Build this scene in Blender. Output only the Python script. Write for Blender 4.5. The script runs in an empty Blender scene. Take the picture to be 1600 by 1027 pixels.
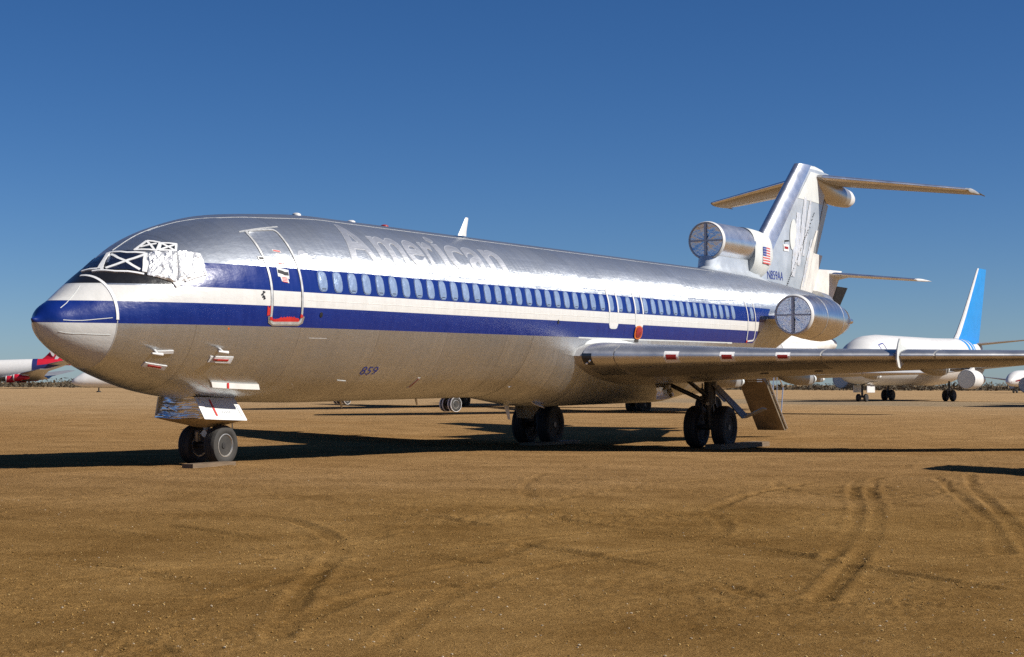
import bpy, bmesh, math, random
import numpy as np
from mathutils import Vector, Matrix
random.seed(7)
rng = np.random.default_rng(11)
R = math.radians
sc = bpy.context.scene
C = sc.collection

# ------------------------------------------------------------------ camera, sky, sun, exposure
CAM = Vector((-21.75499, -21.92213, 1.7213))
cd = bpy.data.cameras.new("camera")
cam = bpy.data.objects.new("camera", cd)
C.objects.link(cam)
rx, ux, fx = Vector((0.489575, -0.871954, 0.003609)), Vector((-0.034979, -0.015504, 0.999268)), Vector((0.871259, 0.489342, 0.038091))
M4 = Matrix.Identity(4)
for i in range(3):
    M4[i][0], M4[i][1], M4[i][2], M4[i][3] = rx[i], ux[i], -fx[i], CAM[i]
cam.matrix_world = M4
cd.sensor_width = 36.0
cd.lens = 36.0 * 2632.25 / 1600.0
cd.shift_y = -13.5 / 1600.0
cd.clip_start = 0.1
cd.clip_end = 40000
sc.camera = cam

SUN_EL, SUN_AZ = 38.0, 285.0            # azimuth of the sun, counter-clockwise from +X
world = bpy.data.worlds.new("World")
sc.world = world
world.use_nodes = True
wt = world.node_tree
sky = wt.nodes.new("ShaderNodeTexSky")
sky.sky_type = 'NISHITA'
sky.sun_disc = False
sky.sun_elevation = R(SUN_EL)
sky.sun_rotation = R((90.0 - SUN_AZ) % 360.0)
sky.altitude = 1500
sky.air_density = 0.8
sky.dust_density = 1.0
sky.ozone_density = 6.0
hs = wt.nodes.new("ShaderNodeHueSaturation")
hs.inputs["Saturation"].default_value = 1.18
hs.inputs["Hue"].default_value = 0.505
wt.links.new(sky.outputs[0], hs.inputs["Color"])
bg = wt.nodes["Background"]
wt.links.new(hs.outputs[0], bg.inputs[0])
bg.inputs[1].default_value = 0.062

sd = bpy.data.lights.new("sun", 'SUN')
sd.energy = 5.0
sd.angle = R(0.53)
sd.color = (1.0, 0.95, 0.87)
sun = bpy.data.objects.new("sun", sd)
C.objects.link(sun)
sv = Vector((math.cos(R(SUN_AZ)) * math.cos(R(SUN_EL)), math.sin(R(SUN_AZ)) * math.cos(R(SUN_EL)), math.sin(R(SUN_EL))))
sun.rotation_euler = sv.to_track_quat('Z', 'Y').to_euler()
sun.location = sv * 60
sc.view_settings.view_transform = 'Standard'
sc.view_settings.look = 'None'
sc.view_settings.exposure = 0.36
sc.view_settings.gamma = 1.0
sc.render.engine = 'CYCLES'
sc.cycles.max_bounces = 6
sc.cycles.use_denoising = False
sc.cycles.sample_clamp_indirect = 0.7
sc.cycles.caustics_reflective = False
sc.cycles.caustics_refractive = False
sc.cycles.blur_glossy = 0.5

# ------------------------------------------------------------------ materials
class NT:
    def __init__(s, name):
        s.m = bpy.data.materials.new(name)
        s.m.use_nodes = True
        s.t = s.m.node_tree
        s.b = s.t.nodes["Principled BSDF"]
        s.out = s.t.nodes["Material Output"]
        s._tc = None
    def n(s, kind, **kw):
        x = s.t.nodes.new(kind)
        for k, v in kw.items():
            setattr(x, k, v)
        return x
    def l(s, a, b):
        s.t.links.new(a, b)
    def tc(s):
        if s._tc is None:
            s._tc = s.n("ShaderNodeTexCoord")
        return s._tc.outputs["Object"]
    def put(s, sock, v):
        if isinstance(v, bpy.types.NodeSocket):
            s.l(v, sock)
        elif isinstance(v, (tuple, list)) and sock.type == 'RGBA' and len(v) == 3:
            sock.default_value = (*v, 1)
        else:
            sock.default_value = v
    def math(s, op, a, b=0.0, c=0.0):
        x = s.n("ShaderNodeMath", operation=op)
        s.put(x.inputs[0], a); s.put(x.inputs[1], b); s.put(x.inputs[2], c)
        return x.outputs[0]
    def noise(s, scale, detail=3, rough=0.5, vec=None, stretch=None):
        v = vec if vec is not None else s.tc()
        if stretch:
            mp = s.n("ShaderNodeMapping"); s.l(v, mp.inputs[0]); mp.inputs["Scale"].default_value = stretch; v = mp.outputs[0]
        x = s.n("ShaderNodeTexNoise"); s.l(v, x.inputs["Vector"])
        x.inputs["Scale"].default_value = scale; x.inputs["Detail"].default_value = detail; x.inputs["Roughness"].default_value = rough
        return x.outputs[0]
    def ramp(s, v, lo, hi, a=0.0, b=1.0, smooth=False):
        x = s.n("ShaderNodeMapRange"); s.l(v, x.inputs[0])
        if smooth: x.interpolation_type = 'SMOOTHSTEP'
        for i, q in zip((1, 2, 3, 4), (lo, hi, a, b)): x.inputs[i].default_value = q
        return x.outputs[0]
    def mix(s, f, a, b):
        x = s.n("ShaderNodeMix", data_type='RGBA')
        s.put(x.inputs[0], f); s.put(x.inputs[6], a); s.put(x.inputs[7], b)
        return x.outputs[2]
    def mul(s, a, b):
        x = s.n("ShaderNodeMix", data_type='RGBA', blend_type='MULTIPLY')
        x.inputs[0].default_value = 1.0
        s.put(x.inputs[6], a); s.put(x.inputs[7], b)
        return x.outputs[2]
    def bump(s, h, strength, dist=0.02, normal=None):
        x = s.n("ShaderNodeBump"); s.l(h, x.inputs["Height"])
        x.inputs["Strength"].default_value = strength; x.inputs["Distance"].default_value = dist
        if normal is not None: s.l(normal, x.inputs["Normal"])
        return x.outputs[0]
    def set(s, col=None, rough=None, metal=None, normal=None, spec=None):
        if col is not None: s.put(s.b.inputs["Base Color"], col)
        if rough is not None: s.put(s.b.inputs["Roughness"], rough)
        if metal is not None: s.put(s.b.inputs["Metallic"], metal)
        if normal is not None: s.put(s.b.inputs["Normal"], normal)
        if spec is not None: s.put(s.b.inputs["Specular IOR Level"], spec)
        return s.m

def simple(name, col, rough=0.5, metal=0.0, var=0.12, scale=2.5, bump=0.0, bscale=8.0, stretch=None, dist=0.02):
    t = NT(name)
    n = t.noise(scale, 5, 0.6, stretch=stretch)
    d = tuple(max(0, c * (1 - var)) for c in col); e = tuple(min(1, c * (1 + var)) for c in col)
    f = t.ramp(n, 0.3, 0.7)
    nr = None
    if bump: nr = t.bump(t.noise(bscale, 4, 0.55, stretch=stretch), bump, dist)
    return t.set(t.mix(f, d, e), t.ramp(n, 0.25, 0.75, max(0.02, rough * 0.85), min(1, rough * 1.15)), metal, nr)

def skin_material(name, radome=False, letters=False):
    """bare aluminium skin carrying the painted cheat line, by height and length along the body"""
    t = NT(name)
    sp = t.n("ShaderNodeSeparateXYZ"); t.l(t.tc(), sp.inputs[0])
    X, Y, Z = sp.outputs
    gt = lambda a, b: t.math('GREATER_THAN', a, b)
    lt = lambda a, b: t.math('LESS_THAN', a, b)
    AND = lambda *q: q[0] if len(q) == 1 else t.math('MULTIPLY', q[0], AND(*q[1:]))
    endx = t.math('MULTIPLY_ADD', Z, 1.49, 30.29 - 2.85 * 1.49)
    infront = lt(X, endx)
    up = AND(gt(Z, 3.555), lt(Z, 4.03), gt(X, 2.4), infront)
    wh = AND(gt(Z, 3.255), lt(Z, 3.557), infront)
    dk = AND(gt(Z, 2.85), lt(Z, 3.257), infront)
    bk = AND(gt(Z, 3.587), lt(Z, 4.0), lt(X, 2.36))
    # bare metal: brushed round the body, panel to panel differences, shallow dents
    cell = t.n("ShaderNodeTexWhiteNoise", noise_dimensions='2D')
    cx = t.n("ShaderNodeCombineXYZ")
    t.l(t.math('FLOOR', t.math('MULTIPLY', X, 0.72)), cx.inputs[0])
    ang = t.math('ARCTAN2', t.math('SUBTRACT', Z, 3.47), Y)
    t.l(t.math('FLOOR', t.math('MULTIPLY', ang, 2.1)), cx.inputs[1])
    t.l(cx.outputs[0], cell.inputs["Vector"])
    streak = t.noise(1.0, 6, 0.65, stretch=(9.0, 0.7, 0.7))
    fine = t.noise(1.0, 3, 0.6, stretch=(45.0, 1.6, 1.6))
    blot = t.noise(1.1, 4, 0.6)
    mcol = t.mix(t.ramp(streak, 0.3, 0.72), (0.69, 0.725, 0.75), (0.81, 0.845, 0.87))
    mcol = t.mul(mcol, t.mix(t.ramp(cell.outputs[0], 0, 1), (0.92, 0.92, 0.92), (1.0, 1.0, 1.0)))
    mcol = t.mul(mcol, t.mix(t.ramp(blot, 0.35, 0.65), (0.85, 0.85, 0.85), (1, 1, 1)))
    mr = t.math('ADD', t.ramp(streak, 0.25, 0.75, 0.27, 0.39), t.ramp(cell.outputs[0], 0, 1, -0.03, 0.04))
    if letters:
        mcol = t.mix(t.ramp(t.noise(3.0, 4, 0.6), 0.3, 0.7), (0.68, 0.69, 0.70), (0.84, 0.845, 0.85)); mr = t.ramp(t.noise(2.2, 4, 0.6), 0.3, 0.7, 0.40, 0.52)
    joint = t.math('MULTIPLY', t.math('LESS_THAN', t.math('FRACT', t.math('MULTIPLY', X, 0.36)), 0.0065), 0.0 if letters else 0.4)
    mcol = t.mix(joint, mcol, (0.25, 0.25, 0.25))
    dirt = t.ramp(t.noise(2.2, 5, 0.7, stretch=(3, 1, 0.5)), 0.35, 0.75)
    blue = t.mix(dirt, (0.003, 0.017, 0.14), (0.006, 0.023, 0.17))
    white = t.mix(dirt, (0.64, 0.63, 0.60), (0.55, 0.54, 0.51))
    black = (0.012, 0.012, 0.013)
    grey = t.mix(dirt, (0.56, 0.56, 0.54), (0.50, 0.50, 0.48))
    blue_m = t.math('MAXIMUM', up, dk)
    paint = t.mix(wh, t.mix(blue_m, grey if radome else (0.5, 0.5, 0.5), blue), white)
    paint = t.mix(bk, paint, black)
    mask = 1.0 if radome else t.math('MAXIMUM', t.math('MAXIMUM', blue_m, wh), bk)
    col = paint if radome else t.mix(mask, mcol, paint)
    pr = t.ramp(dirt, 0, 1, 0.24, 0.36)
    if radome:
        rough, metal = pr, 0.0
    else:
        rough = t.math('ADD', t.math('MULTIPLY', mask, pr), t.math('MULTIPLY', t.math('SUBTRACT', 1.0, mask), mr))
        metal = t.math('MULTIPLY', t.math('SUBTRACT', 1.0, mask), t.ramp(blot, 0.3, 0.7, 0.90, 0.96))
    b = t.bump(blot, 0.12, 0.04)
    b = t.bump(t.noise(1.0, 4, 0.6, stretch=(2.2, 5.5, 5.5)), 0.36, 0.024, b)
    if not radome:
        b = t.bump(fine, 0.05, 0.01, b)
        tg = t.n("ShaderNodeTangent", direction_type='RADIAL', axis='X')
        t.l(tg.outputs[0], t.b.inputs["Tangent"])
        t.put(t.b.inputs["Anisotropic"], t.math('MULTIPLY', t.math('SUBTRACT', 1.0, mask), 0.95))
        t.b.inputs["Anisotropic Rotation"].default_value = 0.25
    else:
        t.b.inputs["Coat Weight"].default_value = 0.2
    t.set(col, rough, metal, b)
    if not radome:      # hand-polished metal also scatters broadly: a second, wide lobe on the bare skin
        g = t.n("ShaderNodeBsdfAnisotropic"); g.inputs["Roughness"].default_value = 0.56
        t.put(g.inputs["Color"], mcol); t.l(b, g.inputs["Normal"])
        mx = t.n("ShaderNodeMixShader"); t.put(mx.inputs[0], t.math('MULTIPLY', t.math('SUBTRACT', 1.0, mask), 0.30 if letters else 0.20))
        t.l(t.b.outputs[0], mx.inputs[1]); t.l(g.outputs[0], mx.inputs[2]); t.l(mx.outputs[0], t.out.inputs["Surface"])
    return t.m

MT = {}
MT['skin'] = skin_material('polished skin with cheat line')
MT['radome'] = skin_material('radome paint', radome=True)
MT['letter'] = skin_material('sanded letter metal', letters=True)
MT['letter_edge'] = simple('bright letter edge', (0.72, 0.73, 0.74), 0.42, 0.75)
MT['alu'] = simple('bare aluminium', (0.74, 0.74, 0.75), 0.27, 1.0, 0.10, 2.0, 0.12, 3.0, stretch=(6, 1, 1))
MT['polish'] = simple('polished leading edge', (0.80, 0.81, 0.83), 0.30, 0.95, 0.08, 1.6, 0.05, 1.6)
MT['satin'] = simple('satin wing metal', (0.60, 0.59, 0.57), 0.36, 0.9, 0.10, 1.5, 0.06, 5.0)
MT['under'] = simple('grey wing paint', (0.42, 0.41, 0.39), 0.42, 0.55, 0.14, 1.2)
MT['kruger'] = simple('dull grey flap panel', (0.20, 0.195, 0.19), 0.5, 0.3, 0.12, 2.0)
MT['finpaint'] = simple('pale fin metal', (0.50, 0.54, 0.58), 0.38, 0.4, 0.14, 1.3, 0.05, 4.0)
MT['swirl'] = simple('sanded swirl metal', (0.91, 0.915, 0.92), 0.40, 0.62, 0.08, 3.0, 0.7, 3.0, stretch=(2.2, 2.2, 0.5), dist=0.10)
MT['pale'] = simple('pale grey paint', (0.60, 0.62, 0.60), 0.45, 0.0, 0.06, 2.0)
MT['white'] = simple('white paint', (0.64, 0.63, 0.61), 0.4, 0.0, 0.05, 2.0)
MT['dirtywhite'] = simple('weathered white paint', (0.66, 0.64, 0.60), 0.5, 0.0, 0.14, 1.5)
MT['tape'] = simple('white tape', (0.72, 0.72, 0.71), 0.5, 0.0, 0.06, 9.0, 0.3, 14.0)
MT['foil'] = simple('silver foil', (0.86, 0.86, 0.86), 0.34, 1.0, 0.04, 5.0, 0.5, 3.0, dist=0.05)
MT['foiltape'] = simple('pale foil tape', (0.90, 0.90, 0.89), 0.38, 0.5, 0.05, 7.0, 0.8, 9.0, dist=0.05)
MT['winfoil'] = simple('window foil', (0.36, 0.46, 0.62), 0.30, 0.55, 0.10, 6.0, 0.6, 10.0, dist=0.03)
MT['coverfoil'] = simple('intake cover foil', (0.78, 0.80, 0.84), 0.28, 0.95, 0.10, 1.5, 0.6, 1.9, dist=0.10)
MT['covertape'] = simple('grey cover tape', (0.60, 0.62, 0.65), 0.55, 0.0, 0.06, 5.0)
MT['frame'] = simple('dull door frame metal', (0.62, 0.62, 0.60), 0.45, 0.6, 0.15, 8.0)
MT['glass'] = simple('dark glass', (0.015, 0.02, 0.03), 0.06, 0.0, 0.2, 3.0)
MT['blackfilm'] = simple('black cover film', (0.012, 0.016, 0.035), 0.14, 0.0, 0.2, 3.0, 0.9, 5.0, dist=0.06)
MT['black'] = simple('black paint', (0.012, 0.012, 0.013), 0.45)
MT['red'] = simple('red paint', (0.46, 0.020, 0.016), 0.5, 0, 0.15, 8)
MT['darkred'] = simple('dark red tape', (0.30, 0.012, 0.012), 0.5)
MT['orange'] = simple('orange cover rim', (0.55, 0.12, 0.015), 0.5)
MT['lensred'] = simple('red lens cover', (0.26, 0.016, 0.010), 0.35)
MT['blue'] = simple('blue lettering paint', (0.02, 0.04, 0.25), 0.45)
MT['rubber'] = simple('tyre rubber', (0.022, 0.021, 0.020), 0.75, 0, 0.25, 6.0, 0.2, 25.0)
MT['dusty'] = simple('dusty tyre rubber', (0.036, 0.033, 0.029), 0.8, 0, 0.35, 5.0, 0.2, 25.0)
MT['rim'] = simple('wheel rim metal', (0.48, 0.46, 0.42), 0.4, 0.7, 0.2, 12.0)
MT['strut'] = simple('grimy gear metal', (0.09, 0.087, 0.083), 0.45, 0.6, 0.3, 6.0)
MT['shade_metal'] = simple('metal darkened for shade', (0.035, 0.033, 0.03), 0.6, 0.2, 0.3, 8)  # shade put into a darker metal for main wheel rims and door gaps
MT['strutlight'] = simple('grey gear metal', (0.34, 0.34, 0.33), 0.4, 0.6, 0.2, 6.0)
MT['wood'] = simple('weathered plank wood', (0.16, 0.11, 0.065), 0.8, 0, 0.3, 3.0, 0.4, 9.0, stretch=(1, 9, 9))
MT['stair'] = simple('brown stained stair panel', (0.20, 0.155, 0.10), 0.55, 0.3, 0.3, 2.0)
MT['card'] = simple('tan paper cover', (0.42, 0.33, 0.20), 0.7, 0, 0.15, 4.0, 0.5, 6.0)
MT['stencil'] = simple('red stencil', (0.55, 0.08, 0.07), 0.5)
MT['skyblue'] = simple('bright blue tail paint', (0.016, 0.23, 0.58), 0.4, 0, 0.06, 1.0)
MT['jumbored'] = simple('red airline paint', (0.50, 0.012, 0.03), 0.35, 0, 0.08, 1.0)
MT['navy'] = simple('navy paint', (0.02, 0.025, 0.12), 0.4)
MT['maroon'] = simple('dark maroon paint', (0.20, 0.012, 0.02), 0.4)

# ------------------------------------------------------------------ mesh helpers
class MB:
    def __init__(s): s.v, s.f, s.m = [], [], []
    def add(s, vs, fs, mi=0):
        o = len(s.v); s.v += [tuple(map(float, q)) for q in vs]
        s.f += [tuple(i + o for i in q) for q in fs]; s.m += [mi] * len(fs)
    def grid(s, P, closev=False, mi=0, capu0=False, capu1=False, flip=False):
        P = np.asarray(P, float); n, m = P.shape[:2]; fs = []
        for i in range(n - 1):
            for j in range(m if closev else m - 1):
                a, b = i * m + j, i * m + (j + 1) % m
                q = (a, b, b + m, a + m); fs.append(q[::-1] if flip else q)
        if capu0: fs.append(tuple(range(m)) if flip else tuple(range(m))[::-1])
        if capu1: q = tuple((n - 1) * m + j for j in range(m)); fs.append(q[::-1] if flip else q)
        s.add(P.reshape(-1, 3), fs, mi); return s
    def box(s, c, d, rot=None, mi=0):
        c = Vector(c); vs = []
        for x in (-.5, .5):
            for y in (-.5, .5):
                for z in (-.5, .5):
                    q = Vector((x * d[0], y * d[1], z * d[2]))
                    if rot is not None: q = rot @ q
                    vs.append(c + q)
        s.add(vs, [(0, 1, 3, 2), (4, 6, 7, 5), (0, 4, 5, 1), (2, 3, 7, 6), (0, 2, 6, 4), (1, 5, 7, 3)], mi); return s
    def hexa(s, a, b, mi=0):
        """solid between two quads"""
        s.add(list(a) + list(b), [(3, 2, 1, 0), (4, 5, 6, 7), (0, 1, 5, 4), (1, 2, 6, 5), (2, 3, 7, 6), (3, 0, 4, 7)], mi); return s
    def tube(s, p0, p1, r0, r1=None, n=12, mi=0):
        r1 = r0 if r1 is None else r1
        p0, p1 = Vector(p0), Vector(p1); d = (p1 - p0).normalized()
        a = d.orthogonal().normalized(); b = d.cross(a)
        P = [[p + (a * math.cos(t) + b * math.sin(t)) * r for t in np.linspace(0, 2 * math.pi, n, endpoint=False)] for p, r in ((p0, r0), (p1, r1))]
        return s.grid([[tuple(q) for q in row] for row in P], True, mi, True, True)
    def lathe(s, prof, o, axis='y', n=28, mi=0, cap0=True, cap1=True):
        """prof: list of (offset along axis, radius)"""
        P = []
        for h, r in prof:
            row = []
            for t in np.linspace(0, 2 * math.pi, n, endpoint=False):
                c, q = r * math.cos(t), r * math.sin(t)
                row.append({'y': (o[0] + c, o[1] + h, o[2] + q), 'x': (o[0] + h, o[1] + c, o[2] + q), 'z': (o[0] + c, o[1] + q, o[2] + h)}[axis])
            P.append(row)
        return s.grid(P, True, mi, cap0, cap1, flip=(axis == 'y'))
    def mesh(s, name, mats, smooth=True, angle=35):
        me = bpy.data.meshes.new(name)
        me.from_pydata(s.v, [], s.f)
        for m in mats: me.materials.append(m)
        me.polygons.foreach_set("material_index", np.array(s.m, dtype=np.int32))
        bm = bmesh.new(); bm.from_mesh(me)
        bmesh.ops.recalc_face_normals(bm, faces=bm.faces[:]); bm.to_mesh(me); bm.free()
        me.polygons.foreach_set("use_smooth", np.full(len(me.polygons), smooth))
        if smooth: me.set_sharp_from_angle(angle=R(angle))
        me.update()
        return me
    def obj(s, name, mats, parent=None, smooth=True, angle=35, label=None, kind=None):
        if isinstance(mats, str): mats = [mats]
        me = s.mesh(name, [MT[m] if isinstance(m, str) else m for m in mats], smooth, angle)
        o = bpy.data.objects.new(name, me); C.objects.link(o)
        if parent is not None: o.parent = parent
        if label: o["label"] = label
        if kind: o["kind"] = kind
        return o

def thing(name, label, cat, loc=(0, 0, 0), rz=0.0, ry=0.0, group=None):
    o = bpy.data.objects.new(name, None); C.objects.link(o)
    o.empty_display_size = 0.5
    o.location = loc; o.rotation_euler = (0, ry, rz)
    o["label"] = label; o["category"] = cat
    if group: o["group"] = group
    return o

# ------------------------------------------------------------------ ground
def vnoise(x, y, s, seed=0):
    x = x / s + seed * 17.31; y = y / s - seed * 9.77
    xi, yi = np.floor(x), np.floor(y); fx_, fy_ = x - xi, y - yi
    h = lambda a, b: (np.sin(a * 127.1 + b * 311.7 + seed * 74.7) * 43758.5453) % 1.0
    u, v = fx_ * fx_ * (3 - 2 * fx_), fy_ * fy_ * (3 - 2 * fy_)
    a, b, c, d = h(xi, yi), h(xi + 1, yi), h(xi, yi + 1), h(xi + 1, yi + 1)
    return (a * (1 - u) + b * u) * (1 - v) + (c * (1 - u) + d * u) * v - 0.5

TRACKS = [
    [(9.59, -12.58), (8.92, -12.54), (7.32, -12.85), (3.96, -13.9), (1.34, -14.81), (-1.3, -15.63), (-3.44, -16.21), (-5.82, -16.79), (-8.15, -17.32), (-8.79, -17.45)],
    [(7.68, -12.51), (3.8, -13.65), (1.51, -14.5), (-1.44, -15.4), (-3.57, -15.99), (-5.65, -16.51)],
    [(10.97, -13.67), (6.47, -14.86), (2.85, -16.04), (-0.19, -16.96), (-2.54, -17.68), (-4.27, -18.18)],
    [(10.04, -13.27), (5.45, -14.81), (2.07, -15.96), (-0.54, -16.85), (-2.3, -17.31), (-4.45, -17.88)],
    [(-3.16, -12.17), (-3.48, -12.56), (-3.87, -13.18), (-4.17, -13.89), (-4.86, -14.96), (-5.22, -15.68), (-5.73, -16.37), (-6.33, -17.04), (-6.79, -17.78), (-7.33, -18.47)],
    [(-6.12, -13.23), (-6.35, -13.51), (-6.47, -13.95), (-6.93, -14.68), (-7.04, -15.07), (-8.11, -16.3), (-8.86, -16.94)],
    [(6.82, -12.08), (3.83, -12.26), (1.15, -12.73), (-0.99, -13.23), (-2.31, -14.0), (-3.34, -14.46), (-4.76, -14.77)],
    [(-5.18, -8.92), (-5.27, -9.67), (-6.43, -10.97), (-7.51, -11.94), (-8.69, -12.62), (-10.59, -13.66), (-12.61, -14.97)],
    [(-7.49, -11.65), (-7.47, -12.0), (-7.52, -12.84), (-7.95, -13.83)],
    [(-12.12, -11.7), (-12.25, -12.05), (-12.52, -12.66), (-12.78, -13.35), (-13.03, -13.97), (-13.41, -14.67)],
    [(-11.93, -14.63), (-10.92, -14.27), (-10.05, -14.15), (-9.6, -14.48)],
    [(-6.72, -8.97), (-7.02, -10.01), (-7.51, -10.96), (-7.0, -11.12)],
    [(-4.32, -9.85), (-3.69, -10.39), (-4.66, -11.9)],
]
def smooth_line(L):
    L = np.array(L, float)
    for _ in range(2):
        q = [L[0]]
        for a, b in zip(L[:-1], L[1:]): q += [a * .75 + b * .25, a * .25 + b * .75]
        L = np.array(q + [L[-1]])
    return L
TR = [smooth_line(t) for t in TRACKS]

r2_ = np.random.default_rng(5)
for _ in range(26):          # shallow criss-crossing wheel marks left by tugs and trucks
    p = np.array([r2_.uniform(-14, 16), r2_.uniform(-20, -3)]); h_ = r2_.uniform(0, 2 * math.pi); cv = r2_.normal(0, .10); L_ = [p.copy()]
    for _k in range(int(r2_.integers(6, 14))):
        h_ += cv + r2_.normal(0, .05); p = p + np.array([math.cos(h_), math.sin(h_)]); L_.append(p.copy())
    TR.append(np.array(L_))
    if r2_.random() < .6:
        o_ = np.array(L_); t_ = np.gradient(o_, axis=0); t_ /= np.linalg.norm(t_, axis=1, keepdims=True); TR.append(o_ + np.stack([-t_[:, 1], t_[:, 0]], 1) * 1.7)
N_DEEP = len(TRACKS)

def base_h(x, y):
    t = np.clip((x - 4.8) / 19.3, -0.3, 1.25)
    h = 0.076 - 0.206 * t
    d = np.hypot(np.maximum(np.maximum(-2 - x, x - 34), 0), np.maximum(np.abs(y) - 4, 0))
    return h * np.exp(-(d / 9.0) ** 2)

def ground_h(x, y, fine=True, rut_shade=None):
    x = np.asarray(x, float); y = np.asarray(y, float)
    z = base_h(x, y)
    if not fine: return z
    near = np.exp(-(np.hypot(x - CAM.x, y - CAM.y) / 60.0) ** 2)
    churn_shade = np.clip(vnoise(x, y, 3.0, 3) * 2.2 + 0.45, 0.1, 1)
    n = 0.016 * vnoise(x, y, 2.3, 1) + 0.012 * vnoise(x, y, 0.8, 2) + churn_shade * (0.012 * vnoise(x, y, 0.28, 4) + 0.020 * np.abs(vnoise(x, y, 0.15, 5)) + 0.016 * vnoise(x, y, 0.07, 6))
    al_, bl_ = x * 0.4896 - y * 0.8720, x * 0.8720 + y * 0.4896
    patchy = np.clip(vnoise(x, y, 4.5, 21) * 3.0 + 0.35, 0, 1)
    al2 = al_ + 0.5 * vnoise(x, y, 1.7, 23)
    n = n + patchy * (0.020 * vnoise(al2, bl_ + 0.25 * vnoise(al_, bl_, 2.2, 25), 1.0, 22) * 0 + 0.026 * vnoise(al2 * 0.16, bl_ + 0.3 * vnoise(al_, bl_, 2.6, 25), 0.17, 24) + 0.020 * vnoise(al2 * 0.22, bl_, 0.33, 26))
    clump = np.clip(vnoise(al_ * 0.5, bl_, 0.9, 31) * 6 - 1.5, 0, 1)
    n = n + clump * (0.030 * np.abs(vnoise(x, y, 0.11, 32)) + 0.018 * vnoise(x, y, 0.055, 33))
    z = z + n * near
    m = np.hypot(x - CAM.x, y - CAM.y) < 40
    if m.any():
        xs, ys = x[m], y[m]; add = np.zeros_like(xs)
        wob = 0.05 * vnoise(xs, ys, 0.5, 8)
        for iL, L in enumerate(TR):
            amp = 0.78 if iL < N_DEEP else 0.42
            box = (xs > L[:, 0].min() - 1) & (xs < L[:, 0].max() + 1) & (ys > L[:, 1].min() - 1) & (ys < L[:, 1].max() + 1)
            if not box.any(): continue
            px, py = xs[box], ys[box]; dm = np.full(px.shape, 9.0)
            for a, b in zip(L[:-1], L[1:]):
                e = b - a; q = np.clip(((px - a[0]) * e[0] + (py - a[1]) * e[1]) / max(e @ e, 1e-9), 0, 1)
                dm = np.minimum(dm, np.hypot(px - a[0] - q * e[0], py - a[1] - q * e[1]))
            dm = np.abs(dm + wob[box])
            rough = 0.75 + 0.9 * vnoise(px, py, 0.35, 9)
            tread = 0.010 * np.sin(40 * (px * 0.6 + py)) * (dm < 0.11)
            keep = np.clip(0.65 + 1.3 * vnoise(px, py, 1.6, 12), 0.3, 1.0)
            prof = amp * keep * (-0.026 * np.exp(-(dm / 0.085) ** 4) + 0.018 * rough * np.exp(-((dm - 0.15) / 0.05) ** 2))
            add[box] += prof + tread * 0.5
            if rut_shade is not None:
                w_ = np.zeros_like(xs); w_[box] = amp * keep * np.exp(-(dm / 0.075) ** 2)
                rut_shade[m] = np.maximum(rut_shade[m], w_)
        zz = z[m]; zz += add; z[m] = zz
    # soil pushed up round the nose wheel
    z = z + 0.05 * np.exp(-(((x - 5.25) / 0.28) ** 2 + ((y + 0.45) / 0.3) ** 2)) + 0.03 * np.exp(-(((x - 4.2) / 0.4) ** 2 + ((y + 0.95) / 0.25) ** 2)) * (1 + vnoise(x, y, .1, 3))
    return z

va = math.atan2(fx.y, fx.x)
ang = np.concatenate([np.arange(-19.5, 19.5, 0.066), np.arange(19.5, 340.5, 4.5)])
ang = va + np.radians(ang)
rad = np.concatenate([[0.4, 1, 2, 3.2, 4.6, 6, 7.4, 8.6], 2632.0 * 1.72 / np.arange(500, 37, -0.95), np.geomspace(125, 22000, 46)])
AA, RR = np.meshgrid(ang, rad)
gx, gy = CAM.x + RR * np.cos(AA), CAM.y + RR * np.sin(AA)
rut_shade = np.zeros_like(gx)
gz = ground_h(gx, gy, rut_shade=rut_shade)
nr_, na_ = RR.shape
vv = np.stack([gx, gy, gz], -1).reshape(-1, 3)
ii, jj = np.meshgrid(np.arange(nr_ - 1), np.arange(na_), indexing='ij')
a_ = ii * na_ + jj; b_ = ii * na_ + (jj + 1) % na_
quads = np.stack([a_, a_ + na_, b_ + na_, b_], -1).reshape(-1, 4)
gm = bpy.data.meshes.new("ground")
gm.vertices.add(len(vv)); gm.vertices.foreach_set("co", vv.ravel())
gm.loops.add(quads.size); gm.loops.foreach_set("vertex_index", quads.ravel().astype(np.int32))
gm.polygons.add(len(quads)); gm.polygons.foreach_set("loop_start", np.arange(0, quads.size, 4, dtype=np.int32))
gm.polygons.foreach_set("use_smooth", np.ones(len(quads), dtype=bool))
at_ = gm.attributes.new('rut_shade', 'FLOAT', 'POINT'); at_.data.foreach_set('value', rut_shade.ravel().astype(np.float32))
gm.update(); gm.validate()
ground = bpy.data.objects.new("ground", gm); C.objects.link(ground)
ground["kind"] = "structure"

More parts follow.
